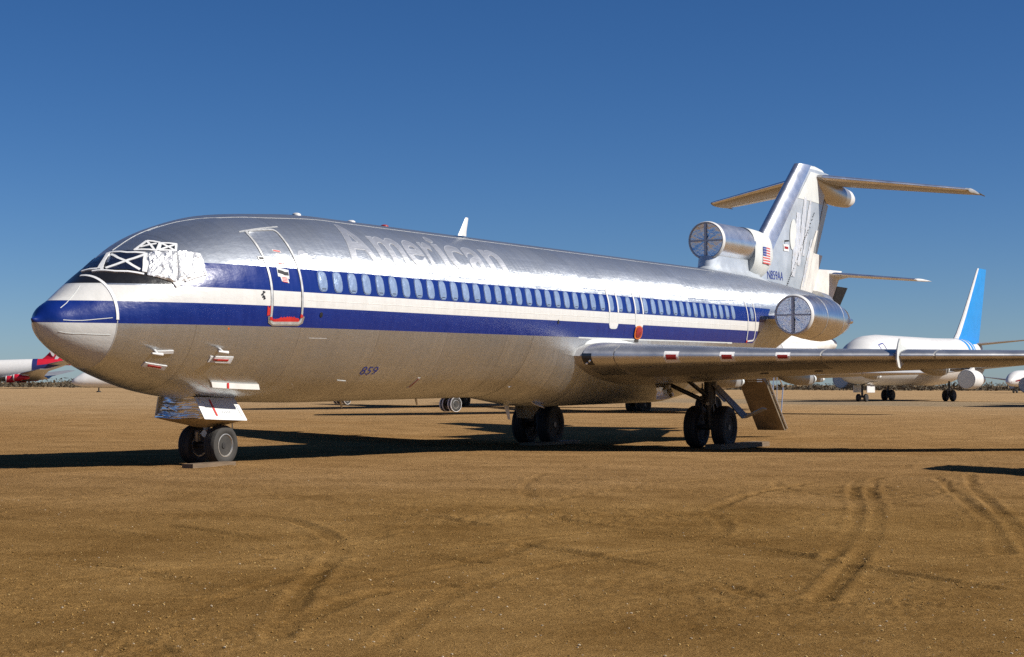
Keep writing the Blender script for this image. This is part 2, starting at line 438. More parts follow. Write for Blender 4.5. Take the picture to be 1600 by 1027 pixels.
def ground_material():
    t = NT('bare desert soil')
    P = t.n("ShaderNodeNewGeometry").outputs["Position"]
    sp = t.n("ShaderNodeSeparateXYZ"); t.l(P, sp.inputs[0]); X, Y, _ = sp.outputs
    big = t.noise(0.07, 4, 0.6, P); mid = t.noise(0.55, 5, 0.65, P); sm = t.noise(6.0, 5, 0.7, P); grit = t.noise(38, 4, 0.75, P); gr2 = t.noise(150, 2, 0.7, P)
    # near soil painted darker for its fine self-shadow, paler soil elsewhere
    dx = t.math('SUBTRACT', X, -10.0); dy = t.math('SUBTRACT', Y, -19.0)
    d = t.math('SQRT', t.math('ADD', t.math('MULTIPLY', dx, dx), t.math('MULTIPLY', dy, dy)))
    d = t.math('ADD', d, t.math('MULTIPLY', t.math('SUBTRACT', big, 0.5), 22.0))
    churn_shade = t.ramp(d, 7.0, 24.0, 1.0, 0.0, True)
    pale = t.mix(t.ramp(big, 0.3, 0.7), (0.390, 0.227, 0.092), (0.455, 0.280, 0.124))
    dark = t.mix(t.ramp(mid, 0.3, 0.7), (0.340, 0.194, 0.064), (0.405, 0.243, 0.088))
    far = t.ramp(d, 45.0, 140.0, 0.0, 1.0, True)
    pale = t.mix(far, pale, t.mix(t.ramp(big, 0.3, 0.7), (0.43, 0.288, 0.152), (0.49, 0.338, 0.188)))
    c = t.mix(churn_shade, pale, dark)
    c = t.mul(c, t.mix(t.ramp(mid, 0.32, 0.68), (0.76, 0.74, 0.71), (1.12, 1.12, 1.12)))
    c = t.mul(c, t.mix(t.ramp(sm, 0.30, 0.70), (0.78, 0.76, 0.74), (1.08, 1.08, 1.08)))
    c = t.mul(c, t.mix(t.ramp(grit, 0.30, 0.68), (0.58, 0.55, 0.52), (1.16, 1.16, 1.16)))
    c = t.mix(t.ramp(gr2, 0.62, 0.72, 0.0, 0.6), c, (0.46, 0.36, 0.22))
    c = t.mix(t.ramp(t.noise(17, 4, 0.75, P), 0.36, 0.26, 0.0, 0.8), c, (0.075, 0.043, 0.014))
    wa = t.n('ShaderNodeAttribute', attribute_name='rut_shade')
    c = t.mix(t.math('MULTIPLY', wa.outputs['Fac'], 0.55), c, (0.13, 0.070, 0.020))  # rut shade put into the colour, darkening disturbed soil along the tracks
    # grey gravel roadway crossing behind the aircraft
    s_ = t.math('ADD', t.math('MULTIPLY', t.math('SUBTRACT', X, 140.0), 0.93), t.math('MULTIPLY', t.math('SUBTRACT', Y, 25.0), -0.36))
    s_ = t.math('ABSOLUTE', t.math('ADD', s_, t.math('MULTIPLY', t.math('SUBTRACT', mid, 0.5), 9.0)))
    road = t.math('MULTIPLY', t.ramp(s_, 14.0, 22.0, 0.75, 0.0, True), t.ramp(Y, 45.0, 85.0, 1.0, 0.0, True))
    c = t.mix(road, c, (0.26, 0.20, 0.13))
    b = t.bump(sm, 0.7, 0.05)
    b = t.bump(t.noise(17, 6, 0.75, P), 0.9, 0.05, b)
    b = t.bump(grit, 1.0, 0.03, b)
    b = t.bump(gr2, 0.8, 0.006, b)
    return t.set(c, 0.95, 0.0, b, 0.0)
gm.materials.append(ground_material())

# loose stones and clods lying on the soil (uncountable)
def scatter(name, n, rmin, rmax, dmin, dmax, smin, smax, mats, near=None, spread=0.3, pal=None, flat=0.6):
    ico = [(0, 0, 1), (.89, 0, .45), (.28, .85, .45), (-.72, .53, .45), (-.72, -.53, .45), (.28, -.85, .45), (.6, .6, -.4), (-.6, .6, -.4), (-.6, -.6, -.4), (.6, -.6, -.4)]
    icf = [(0, 1, 2), (0, 2, 3), (0, 3, 4), (0, 4, 5), (0, 5, 1), (1, 6, 2), (2, 7, 3), (2, 6, 7), (3, 8, 4), (3, 7, 8), (4, 8, 5), (5, 9, 1), (5, 8, 9), (1, 9, 6)]
    ico = np.array(ico)
    if near is None:
        u = rng.random(n); r = 1.0 / (1 / dmin + u * (1 / dmax - 1 / dmin)); th = va + np.radians(rng.uniform(-19, 19, n))
        x, y = CAM.x + r * np.cos(th), CAM.y + r * np.sin(th)
    else:
        idx = rng.integers(0, len(near), n); p = near[idx] + rng.normal(0, spread, (n, 2)); x, y = p[:, 0], p[:, 1]
        r = np.hypot(x - CAM.x, y - CAM.y)
    z = ground_h(x, y)
    s = smin * (smax / smin) ** (rng.random(n) ** 2.2)
    V = ico[None] * s[:, None, None] * rng.uniform(0.65, 1.3, (n, 10, 3))
    V[:, :, 2] *= flat
    V += np.stack([x, y, z + s * 0.2], -1)[:, None, :]
    F = (np.array(icf)[None] + (np.arange(n) * 10)[:, None, None]).reshape(-1, 3)
    me = bpy.data.meshes.new(name); me.from_pydata(V.reshape(-1, 3).tolist(), [], F.tolist())
    for m in mats: me.materials.append(m)
    me.polygons.foreach_set("material_index", np.repeat(rng.integers(0, len(mats), n), 14).astype(np.int32)); me.update()
    o = bpy.data.objects.new(name, me); C.objects.link(o); o["kind"] = "stuff"
    return o
st1 = simple('pale stone', (0.42, 0.34, 0.23), 0.9, 0, 0.3, 20); st2 = simple('tan stone', (0.38, 0.25, 0.09), 0.9, 0, 0.3, 20); st3 = simple('soil clod', (0.28, 0.160, 0.040), 0.95, 0, 0.3, 20)
o = scatter("gravel", 7000, 0, 0, 10, 70, 0.003, 0.013, [st1, st2, st2, st3, st3]); o["label"] = "small pale stones strewn over the bare soil"; o["category"] = "gravel"
trp = np.concatenate([np.concatenate([np.linspace(a, b, 5) for a, b in zip(t[:-1], t[1:])]) for t in TR] + [np.array([[5.3, -0.5], [5.0, -0.7], [4.3, -0.95], [5.5, -0.3]])] * 12)
o = scatter("soil_clods", 8000, 0, 0, 10, 60, 0.004, 0.015, [st3, st3, st3], near=trp, spread=0.42); o["label"] = "crumbled soil clods along the tyre tracks"; o["category"] = "soil"

# ------------------------------------------------------------------ fuselage surface
XK = np.array([0.0, 0.1, 0.3, 0.6, 1.0, 1.5, 2.1, 2.8, 3.6, 4.6, 6.0, 8.0])
TK = np.array([2.917, 2.958, 3.159, 3.314, 3.562, 3.865, 4.208, 4.597, 4.873, 5.102, 5.242, 5.35])
BK = np.array([2.917, 2.794, 2.554, 2.352, 2.157, 1.955, 1.766, 1.593, 1.475, 1.392, 1.337, 1.3])
WK = np.array([0.0, 0.082, 0.301, 0.477, 0.692, 0.934, 1.184, 1.448, 1.63, 1.766, 1.84, 1.88])
XA = np.array([28, 30, 32, 34, 36, 38, 40, 41.5]); TA = np.array([5.35, 5.35, 5.33, 5.28, 5.2, 5.1, 5.0, 4.9])
BA = np.array([1.3, 1.42, 1.75, 2.25, 2.8, 3.3, 3.75, 4.05]); WA = np.array([1.88, 1.86, 1.76, 1.6, 1.38, 1.1, .8, .55])
def pchip(xk, yk, x):
    h = np.diff(xk); d = np.diff(yk) / h; m = np.zeros(len(xk))
    for i in range(1, len(xk) - 1):
        if d[i - 1] * d[i] > 0:
            w1 = 2 * h[i] + h[i - 1]; w2 = h[i] + 2 * h[i - 1]; m[i] = (w1 + w2) / (w1 / d[i - 1] + w2 / d[i])
    m[0] = d[0]; m[-1] = 0
    i = np.clip(np.searchsorted(xk, x) - 1, 0, len(h) - 1); t = (x - xk[i]) / h[i]
    return (2 * t**3 - 3 * t**2 + 1) * yk[i] + (t**3 - 2 * t**2 + t) * h[i] * m[i] + (-2 * t**3 + 3 * t**2) * yk[i + 1] + (t**3 - t**2) * h[i] * m[i + 1]
def section(x):
    x = np.asarray(x, float); s = np.sqrt(np.clip(x, 0, 8)); sk = np.sqrt(XK)
    T, B, W = pchip(sk, TK, s), pchip(sk, BK, s), pchip(sk, WK, s)
    xa = np.clip(x, 28, 41.5); m = x > 28
    T = np.where(m, pchip(XA, TA, xa), T); B = np.where(m, pchip(XA, BA, xa), B); W = np.where(m, pchip(XA, WA, xa), W)
    return T, B, W, B + (T - B) * (2.17 / 4.05)
def fus0(x, a):
    """skin point at station x; angle a in degrees, 0 on the port side, 90 at the crown"""
    T, B, W, zc = section(x); a = np.radians(a); sn = np.sin(a)
    return np.stack([np.asarray(x, float) + 0 * a, -W * np.cos(a), zc + np.where(sn > 0, (T - zc) * sn, (zc - B) * sn)], -1)
def fus(x, a, off=0.0):
    x, a = np.broadcast_arrays(np.asarray(x, float), np.asarray(a, float))
    p = fus0(x, a)
    dx = fus0(x + 0.01, a) - fus0(np.maximum(x - 0.01, 0.0005), a); da = fus0(x, a + 0.5) - fus0(x, a - 0.5)
    n = np.cross(dx, da); n /= np.linalg.norm(n, axis=-1, keepdims=True) + 1e-12
    c = p - np.stack([x, 0 * x, 0 * x + 3.3], -1); c[..., 0] = -0.2 * (x < 3)
    n *= np.sign((n * c).sum(-1, keepdims=True))
    return p + n * np.asarray(off)[..., None]
def ang_at(x, z):
    T, B, W, zc = section(x); s = np.where(z > zc, (z - zc) / (T - zc), (z - zc) / (zc - B))
    return np.degrees(np.arcsin(np.clip(s, -1, 1)))

def patch(mb, quad, off=0.006, n=6, m=6, mi=0, crinkle=0.0, thick=True):
    """thin sheet over the skin; quad = four (x, angle) corners"""
    q = np.array(quad, float); u = np.linspace(0, 1, n)[:, None, None]; v = np.linspace(0, 1, m)[None, :, None]
    g = (q[0] * (1 - u) + q[3] * u) * (1 - v) + (q[1] * (1 - u) + q[2] * u) * v
    h = np.full((n, m), off)
    if crinkle:
        sx_ = rng.uniform(0, 50); ga, gb = g[..., 0] * 6 + sx_, g[..., 1] * .12 + sx_
        h = h + crinkle * (1.6 * np.abs(vnoise(ga + gb * .4, gb - ga * .3, .55, 2)) + .9 * np.abs(vnoise(ga, gb, .22, 5)) + .25 * rng.random((n, m))); h[0] = h[-1] = off; h[:, 0] = h[:, -1] = off
    P = fus(g[..., 0], g[..., 1], h)
    mb.grid(P, mi=mi)
    if thick:
        e = np.concatenate([P[0], P[1:, -1], P[-1, -2::-1], P[-2:0:-1, 0]])
        ge = np.concatenate([g[0], g[1:, -1], g[-1, -2::-1], g[-2:0:-1, 0]])
        mb.grid(np.stack([e, fus(ge[:, 0], ge[:, 1], -0.004)]), True, mi)
    return mb
def strip(mb, pts, width, off=0.008, mi=0, step=0.12, close=False):
    """tape or frame of the given width along an (x, angle) line on the skin"""
    p = np.array(pts + ([pts[0]] if close else []), float); q = [p[0]]
    for a, b in zip(p[:-1], p[1:]):
        L = np.linalg.norm(fus0(*a) - fus0(*b)); k = max(1, int(L / step))
        q += [a + (b - a) * (i + 1) / k for i in range(k)]
    q = np.array(q); c = fus(q[:, 0], q[:, 1], off)
    t = np.gradient(c, axis=0); t /= np.linalg.norm(t, axis=1, keepdims=True) + 1e-9
    n = fus(q[:, 0], q[:, 1], 0.1) - fus(q[:, 0], q[:, 1], 0.0); n /= np.linalg.norm(n, axis=1, keepdims=True)
    s = np.cross(n, t); s /= np.linalg.norm(s, axis=1, keepdims=True)
    lo = fus(q[:, 0], q[:, 1], -0.004); w = width / 2
    P = np.stack([lo - s * w, c - s * w, c + s * w, lo + s * w], 1)
    mb.grid(P, True, mi, True, True)
    return mb

AL = 0.010
plane = thing("jet_airliner", "polished bare metal trijet with blue and white side stripes and foiled cockpit windows", "airplane", (0, 0, -0.07), 0, -AL, "three engined airliners in storage")

ths = np.linspace(0, 360, 97)[:-1]
SEAM = 1.28
xs = np.concatenate([[0.0008, 0.004, 0.012, 0.03], np.linspace(0.06, 1, 20) ** 1.6 * (SEAM - 0.03) + 0.03])
mb = MB(); mb.grid(fus0(xs[:, None], ths[None]), True, 0, True, False); mb.obj("radome", 'radome', plane)
xs = np.concatenate([np.linspace(SEAM + 0.006, 8, 60), np.linspace(8.4, 28, 50), np.linspace(28.3, 41.5, 40)])
mb = MB(); mb.grid(fus0(xs[:, None], ths[None]), True, 0, True, True); mb.obj("fuselage", 'skin', plane)
mb = MB(); mb.lathe([(0, .62), (1.0, .56), (1.0, .5), (0.2, .5)], (41.3, 0, 4.45), 'x', 24, cap1=True); mb.obj("tail_exhaust", 'satin', plane)

# seams standing a little proud of the skin
mb = MB()
strip(mb, [(3.0, 90), (3.7, 86), (4.58, 74), (5.87, 70), (8.2, 67.5), (12, 67.5), (20, 67.5), (29.5, 67.5)], 0.022, 0.005, step=0.3)
mb.obj("lap_seam", 'frame', plane)
mb = MB(); strip(mb, [(2.2, 97), (2.63, 94), (3.3, 90)], 0.018, 0.006); mb.obj("lap_seam", 'frame', plane)
mb = MB()
for z in (3.40,):
    xx = np.linspace(5.7, 29.4, 60); strip(mb, [(x, float(ang_at(x, z))) for x in xx], 0.012, 0.003, step=0.6)
mb.obj("lap_seam", 'dirtywhite', plane)
mb = MB(); strip(mb, [(x, 22.0 + 1.2 * math.sin(x * .9)) for x in np.linspace(6.5, 29, 60)], 0.02, 0.004, step=0.5); mb.obj("lap_seam", 'alu', plane)

# radome trim
mb = MB(); strip(mb, [(1.285, a) for a in np.linspace(95, -2, 30)], 0.052, 0.010); mb.obj("seam_tape", 'tape', plane)
mb = MB(); strip(mb, [(1.285, a) for a in np.linspace(-3, -80, 24)], 0.018, 0.004); mb.obj("radome_seam", 'frame', plane)
for pts in ([(0.42, 42), (0.7, 60), (1.0, 74)], [(0.36, -30), (0.7, -22), (1.2, -20)], [(0.40, 4), (0.7, 2), (1.2, 1)]):
    mb = MB(); strip(mb, pts, 0.012, 0.006); mb.obj("lightning_strip", 'pale', plane)

# cockpit glazing, its black covers, tape crosses and foil
def sheet(name, mat, quads, off=0.006, crinkle=0.0, n=7, parent=plane, label=None, angle=25):
    mb = MB()
    for q in quads: patch(mb, q, off, n, n, 0, crinkle)
    return mb.obj(name, mat, parent, True, angle, label)
wp = sheet("windshield_pane", 'blackfilm', [[(1.52, 71), (1.97, 44.5), (2.29, 62), (2.12, 93)]], 0.012, 0.012)
wq = sheet("windshield_pane", 'blackfilm', [[(1.44, 101), (1.55, 77), (2.12, 96.5), (2.0, 112)]], 0.012, 0.012)
wr = sheet("windshield_pane", 'blackfilm', [[(1.52, 109), (1.44, 101.5), (2.0, 112.5), (2.2, 118)]], 0.012, 0.012)
def tapes(parent, lines, w=0.075, off=0.026, mat='tape', name="tape_strip"):
    for L in lines:
        mb = MB(); strip(mb, L, w, off); mb.obj(name, mat, parent)
tapes(wp, [[(1.57, 73.2), (1.72, 69.2), (1.91, 66.1), (2.07, 63.1), (2.25, 60.8)], [(2.0, 89.2), (1.91, 76.0), (1.91, 66.1), (1.91, 56.1), (1.95, 47.9)], [(2.08, 95.8), (2.12, 75.8), (2.28, 62.1)]], 0.055)
tapes(wp, [[(2.08, 95.8), (1.79, 88.0), (1.56, 79.0), (1.5, 74)], [(2.29, 61.6), (2.15, 55.1), (1.98, 43.7)], [(2.31, 58.3), (2.14, 50.6), (2.0, 42.8)]], 0.06)
tapes(wp, [[(1.41, 84), (1.52, 69.8), (1.6, 60.8), (1.76, 52.1), (1.87, 45.9), (1.96, 41.3)]], 0.04)
tapes(wq, [[(1.45, 102), (1.50, 82)], [(1.5, 80), (1.66, 85), (2.08, 97)]], 0.05)
eb = sheet("eyebrow_window", 'glass', [[(2.24, 73), (2.45, 58.8), (2.64, 65), (2.57, 73.6)]], 0.010)
tapes(eb, [[(2.24, 73), (2.57, 74)], [(2.57, 74), (2.66, 64)], [(2.24, 73.5), (2.47, 58)], [(2.47, 58), (2.66, 64)], [(2.36, 72), (2.6, 65)], [(2.55, 73), (2.45, 60)]], 0.045, 0.022)
eb2 = sheet("eyebrow_window", 'glass', [[(2.50, 57), (2.73, 49.5), (2.86, 55.5), (2.66, 62.5)]], 0.010)
tapes(eb2, [[(2.5, 57), (2.66, 63)], [(2.66, 63), (2.87, 55)], [(2.73, 49), (2.87, 55.5)], [(2.5, 57), (2.74, 49)], [(2.52, 57), (2.84, 55)], [(2.66, 62), (2.72, 50)]], 0.042, 0.022)
sheet("foil_cover", 'foiltape', [[(2.0, 39), (2.42, 21.5), (2.72, 48.5), (2.30, 60)]], 0.02, 0.05, 26, angle=22)
sheet("foil_cover", 'foiltape', [[(2.44, 21.4), (3.06, 23), (3.15, 40), (2.73, 49)]], 0.02, 0.042, 26, angle=22)
sheet("foil_cover", 'tape', [[(2.40, 18.6), (2.52, 19.2), (2.62, 24), (2.36, 23.5)]], 0.024, 0.01)
sheet("foil_cover", 'tape', [[(2.60, 20.6), (3.07, 22.2), (3.07, 25.0), (2.58, 24.0)]], 0.026, 0.01)

def oval(cx, ca, wx, wa, off, mb, mi=0, n=22, e=2.6, dome=0.0):
    t = np.linspace(0, 2 * np.pi, n, endpoint=False)
    c, s = np.sign(np.cos(t)) * np.abs(np.cos(t)) ** (2 / e), np.sign(np.sin(t)) * np.abs(np.sin(t)) ** (2 / e)
    rows = [fus(cx + wx * c * k, ca + wa * s * k, off - 0.012 * (i == 0) + dome * (1 - k)) for i, k in ((0, 1.0), (1, 1.0), (2, 0.8), (3, 0.45), (4, 0.02))]
    mb.grid(np.stack(rows), True, mi, False, True); return mb
# ---- passenger door, exits, aft door
def door(name, x0, x1, zlo, zhi, fw=0.05, mat='frame', rad=4.0, zlo_frame=None, lower=None, label=None):
    a0, a1 = float(ang_at(0.5 * (x0 + x1), zlo)), float(ang_at(0.5 * (x0 + x1), zhi))
    mb = MB(); patch(mb, [(x0, a0), (x1, a0), (x1, a1), (x0, a1)], 0.006, 16, 6)
    d = mb.obj(name, 'skin', plane, label=label)
    c = 0.09; ca = 3.2
    ring = []
    for (xx, aa, sx, sa) in ((x0, a0, 1, 1), (x1, a0, -1, 1), (x1, a1, -1, -1), (x0, a1, 1, -1)):
        pts = [(xx + sx * c * (1 - math.sin(t)), aa + sa * ca * (1 - math.cos(t))) for t in np.linspace(0, math.pi / 2, 5)]
        ring += pts[::-1] if (sx, sa) in ((1, 1), (-1, -1)) else pts
    if lower is None:
        mb = MB(); strip(mb, ring, fw, 0.014, close=True, step=0.08); mb.obj("door_frame", mat, d)
        q_ = [((xx - .5 * (x0 + x1)) * (1 - (fw + .02) / (x1 - x0)) + .5 * (x0 + x1), (aa - .5 * (a0 + a1)) * .972 + .5 * (a0 + a1)) for xx, aa in ring]
        mb = MB(); strip(mb, q_, 0.012, 0.009, close=True, step=0.08); mb.obj("door_gap_shade", 'shade_metal', d)  # thin dark strip round the door, frame shadow put in as colour
    else:
        al = float(ang_at(0.5 * (x0 + x1), lower))
        top = [(x0, al), (x0, a1 - 4), (x0 + .06, a1 - 1), (x0 + .16, a1), (x1 - .16, a1), (x1 - .06, a1 - 1), (x1, a1 - 4), (x1, al)]
        mb = MB(); strip(mb, top, fw, 0.014, step=0.08); mb.obj("door_frame", mat, d)
        bot = [(x0, al), (x0, a0 + 3), (x0 + .06, a0 + .5), (x0 + .15, a0), (x1 - .15, a0), (x1 - .06, a0 + .5), (x1, a0 + 3), (x1, al)]
        mb = MB(); strip(mb, bot, fw * 0.32, 0.008, step=0.08); mb.obj("door_frame", 'pale', d)
        ah, at_ = float(ang_at(0.5 * (x0 + x1), 4.05)), float(ang_at(0.5 * (x0 + x1), zhi - .03))
        mb = MB(); patch(mb, [(x0 + .05, ah), (x1 - .05, ah), (x1 - .05, at_), (x0 + .05, at_)], 0.009, 4, 4); mb.obj("exit_cap", 'white', d)
        al_, au_ = float(ang_at(0.5 * (x0 + x1), zlo + .01)), float(ang_at(0.5 * (x0 + x1), 3.27))
        mb = MB(); patch(mb, [(x0 + .06, al_), (x1 - .06, al_), (x1, au_), (x0, au_)], 0.009, 4, 4); mb.obj("exit_foot", 'white', d)
    return d
fd = door("passenger_door", 4.60, 5.52, 2.93, 4.79, 0.055)
mb = MB(); strip(mb, [(4.56, -9.5), (4.58, -12.6), (4.68, -13.8), (5.44, -13.8), (5.55, -12.6), (5.57, -9.5)], 0.09, 0.011); mb.obj("door_sill", 'satin', fd)
mb = MB(); strip(mb, [(4.44, 52), (5.74, 56)], 0.03, 0.008); mb.obj("rain_gutter", 'frame', fd)
mb = MB(); strip(mb, [(4.85, 18), (5.18, 16)], 0.19, 0.010, step=0.04); h_ = mb.obj("door_handle", 'pale', fd)
mb = MB(); strip(mb, [(4.87, 18.4), (5.0, 17.4), (5.05, 16.6), (5.16, 16.4)], 0.07, 0.018); mb.obj("handle_recess", 'black', h_)
mb = MB(); patch(mb, [(4.93, 11.6), (5.14, 10.2), (5.12, 14.4), (4.90, 15.4)], 0.009, 3, 3); mb.obj("door_placard", 'pale', fd)
for k in range(4):
    mb = MB(); strip(mb, [(4.95, 14.3 - k * 0.95), (5.1, 13.6 - k * 0.95)], 0.014, 0.013); mb.obj("placard_text", 'stencil', fd)
mb = MB(); patch(mb, [(4.97, 32.6), (5.2, 31.4), (5.17, 33.2), (4.95, 34.4)], 0.009, 3, 3); mb.obj("door_placard", 'white', fd)
mb = MB(); strip(mb, [(4.98, 33.4), (5.16, 32.4)], 0.03, 0.013); mb.obj("placard_text", 'stencil', fd)
mb = MB(); patch(mb, [(5.02, 25.0), (5.27, 23.6), (5.18, 30.4), (5.0, 31.2)], 0.008, 5, 3, crinkle=0.006); mb.obj("door_placard", 'foiltape', fd)
mb = MB(); strip(mb, [(4.90, 22.3), (4.97, 23.6), (5.08, 23.9), (5.18, 23.0), (5.22, 21.6)], 0.026, 0.012); mb.obj("handle_arrow", 'stencil', fd)
mb = MB(); strip(mb, [(4.44, 28.4), (4.78, 27.0)], 0.09, 0.012); s_ = mb.obj("slot_cover", 'frame', fd)
mb = MB(); strip(mb, [(4.47, 28.2), (4.58, 27.8)], 0.04, 0.017); mb.obj("slot_recess", 'black', s_)
def blotch(mb, pts, off, n=5):
    """ragged painted patch: list of (x, a_low, a_high)"""
    p = np.array(pts); P = np.stack([fus(p[:, 0], p[:, 1] * (1 - v) + p[:, 2] * v, off) for v in np.linspace(0, 1, n)], 1)
    mb.grid(P)
    lo = np.concatenate([P[:, 0], P[::-1, -1]]); return mb
mb = MB(); bx_ = np.linspace(4.67, 5.46, 26); blotch(mb, [(x, -12.9, -12.2 + 2.4 * math.sin(math.pi * (x - 4.6) / 0.95) ** .8 + rng.uniform(-.5, .5)) for x in bx_], 0.012); mb.obj("red_paint", 'red', fd)
mb = MB(); blotch(mb, [(x, -9.0 + rng.uniform(-1, 1), -4.2 + rng.uniform(-1, 1)) for x in np.linspace(4.48, 4.57, 7)], 0.009); mb.obj("red_paint", 'red', fd)
mb = MB(); blotch(mb, [(x, -12.2 + rng.uniform(-.6, .6), -10.2 + rng.uniform(-.6, .6)) for x in np.linspace(4.57, 4.66, 6)], 0.021); mb.obj("red_paint", 'red', fd)
mb = MB(); blotch(mb, [(x, -10.2 + rng.uniform(-.6, .6), -8.8 + rng.uniform(-.6, .6)) for x in np.linspace(5.47, 5.55, 6)], 0.021); mb.obj("red_paint", 'red', fd)
mb = MB()
for k in range(9):
    a = rng.uniform(-0.5, 7); x = 4.29 + 0.09 * abs(a - 3.2) / 4 + rng.uniform(0, .05); strip(mb, [(x, a), (x + rng.uniform(.02, .06), a + rng.uniform(.3, 1.4))], 0.03, 0.005)
mb.obj("paint_scuff", 'black', plane)
mb = MB(); oval(5.84, 28.5, 0.17, 5.0, 0.004, mb, n=20, e=2); mb.obj("repair_patch", 'letter', plane)

door("overwing_exit", 19.36, 19.90, 3.12, 4.24, 0.075, 'white', lower=3.56)
door("overwing_exit", 21.02, 21.52, 3.14, 4.22, 0.075, 'white', lower=3.56)
ad = door("aft_service_door", 29.62, 30.32, 2.93, 4.42, 0.05, 'white')
mb = MB(); blotch(mb, [(x, -17.5, -15.5) for x in np.linspace(29.6, 29.72, 4)], 0.02); mb.obj("red_paint", 'red', ad)
mb = MB(); patch(mb, [(29.85, 24), (30.1, 24), (30.1, 26.5), (29.85, 26.5)], 0.01, 3, 3); mb.obj("door_placard", 'white', ad)

# rope cover hanging at the second exit
mb = MB(); oval(21.24, -11.4, 0.25, 5.0, 0.03, mb); rc = mb.obj("rope_cover", 'orange', plane)
mb = MB(); oval(21.24, -11.2, 0.185, 3.9, 0.045, mb, dome=0.05); mb.obj("cover_lens", 'lensred', rc)
mb = MB(); strip(mb, [(21.22, -16.5), (21.26, -21.5)], 0.26, 0.02); mb.obj("walkway_mat", 'strut', plane)

# cabin windows, each sealed with foil
def woff(n): return .508 * (n + (0.6 if n >= 31 else max(0, (n - 24) / 7 * .6)))
for n in range(46):
    if n in (44,): continue
    x = 6.215 + woff(n) + (0.02 if n == 45 else 0)
    if n == 45: x = 30.02
    a = float(ang_at(x, 3.805)); mb = MB()
    da = 0.205 / 1.88 * 57.3
    oval(x, a, 0.135, da, 0.012, mb, e=3.2, dome=0.012)
    w_ = mb.obj("cabin_window", 'winfoil', plane)
    t = np.linspace(0, 2 * np.pi, 20, endpoint=False)
    mb = MB(); strip(mb, [(x + 0.15 * np.sign(np.cos(q)) * abs(np.cos(q)) ** .62, a + (da + .4) * np.sign(np.sin(q)) * abs(np.sin(q)) ** .62) for q in t], 0.010, 0.006, close=True)
    mb.obj("foil_edge", 'winfoil', w_)
    if n % 5 in (0, 2, 4):
        mb = MB(); strip(mb, [(x - 0.06, a - da + 1.2), (x + 0.07, a - da + 1.2)], 0.014, 0.020); mb.obj("drain_slot", 'black', w_)

# ---- lettering
def text_bm(body, offset=0.0):
    cu = bpy.data.curves.new("t", 'FONT'); cu.body = body; cu.size = 1.0; cu.offset = offset; cu.resolution_u = 6
    ob = bpy.data.objects.new("t", cu); me = bpy.data.meshes.new_from_object(ob)
    bm = bmesh.new(); bm.from_mesh(me)
    bpy.data.objects.remove(ob); bpy.data.curves.remove(cu); bpy.data.meshes.remove(me)
    bmesh.ops.remove_doubles(bm, verts=bm.verts[:], dist=1e-5)
    return bm
def slice_bm(bm, ny, axis=1):
    co = [v.co[axis] for v in bm.verts]; lo, hi = min(co), max(co)
    for k in range(1, ny):
        n = [0, 0, 0]; n[axis] = 1; p = [0, 0, 0]; p[axis] = lo + (hi - lo) * k / ny
        bmesh.ops.bisect_plane(bm, geom=bm.verts[:] + bm.edges[:] + bm.faces[:], plane_co=p, plane_no=n)
def place_text(bm, name, mat, mapper, parent, smooth=True, thick=True):
    if thick:
        r = bmesh.ops.extrude_face_region(bm, geom=bm.faces[:])
        top = {e for e in r["geom"] if isinstance(e, bmesh.types.BMVert)}
    else: top = set(bm.verts)
    for v in bm.verts: v.co = mapper(v.co.x, v.co.y, v in top)
    bmesh.ops.recalc_face_normals(bm, faces=bm.faces[:])
    me = bpy.data.meshes.new(name); bm.to_mesh(me); bm.free(); me.materials.append(MT[mat])
    if smooth:
        me.polygons.foreach_set("use_smooth", np.ones(len(me.polygons), dtype=bool)); me.set_sharp_from_angle(angle=R(40))
    o = bpy.data.objects.new(name, me); C.objects.link(o); o.parent = parent
    return o
# where each sanded letter begins and ends along the body
spans = [("A", 7.42, 8.52), ("m", 8.62, 9.78), ("e", 9.86, 10.56), ("r", 10.66, 11.14), ("i", 11.26, 11.56), ("c", 11.64, 12.44), ("a", 12.50, 13.30), ("n", 13.40, 14.26)]
bmA = text_bm("A", 0.03); capH = max(v.co.y for v in bmA.verts); bmA.free()
for ch, x0, x1 in spans:
    full = text_bm(ch, 0.026); xsv = [v.co.x for v in full.verts]; l0, l1 = min(xsv), max(xsv); slice_bm(full, 14)
    inner = text_bm(ch, 0.014); slice_bm(inner, 14)
    def mp(u, v, top, hi, l0=l0, l1=l1, x0=x0, x1=x1):
        x = x0 + (u - l0) / (l1 - l0) * (x1 - x0); a = 27.0 + v / capH * 35.0
        return Vector(fus(x, a, hi if top else -0.004))
    edge = place_text(full, "letter", 'letter_edge', lambda u, v, top: mp(u, v, top, 0.007), plane)
    place_text(inner, "letter_face", 'letter', lambda u, v, top: mp(u, v, top, 0.010), edge)
def flat_text(body, name, mat, x0, x1, zlo, zhi, surf, parent):
    bm = text_bm(body, -0.004); xsv = [v.co.x for v in bm.verts]; ysv = [v.co.y for v in bm.verts]
    l0, l1, b0, b1 = min(xsv), max(xsv), min(ysv), max(ysv); slice_bm(bm, 3)
    place_text(bm, name, mat, lambda u, v, top: surf(x0 + (u - l0) / (l1 - l0) * (x1 - x0), zlo + (v - b0) / (b1 - b0) * (zhi - zlo)), parent, False, False)
flat_text("859", "body_number", 'blue', 8.25, 8.86, 1.90, 2.07, lambda x, z: Vector(fus(x, float(ang_at(x, z)), 0.006)), plane)

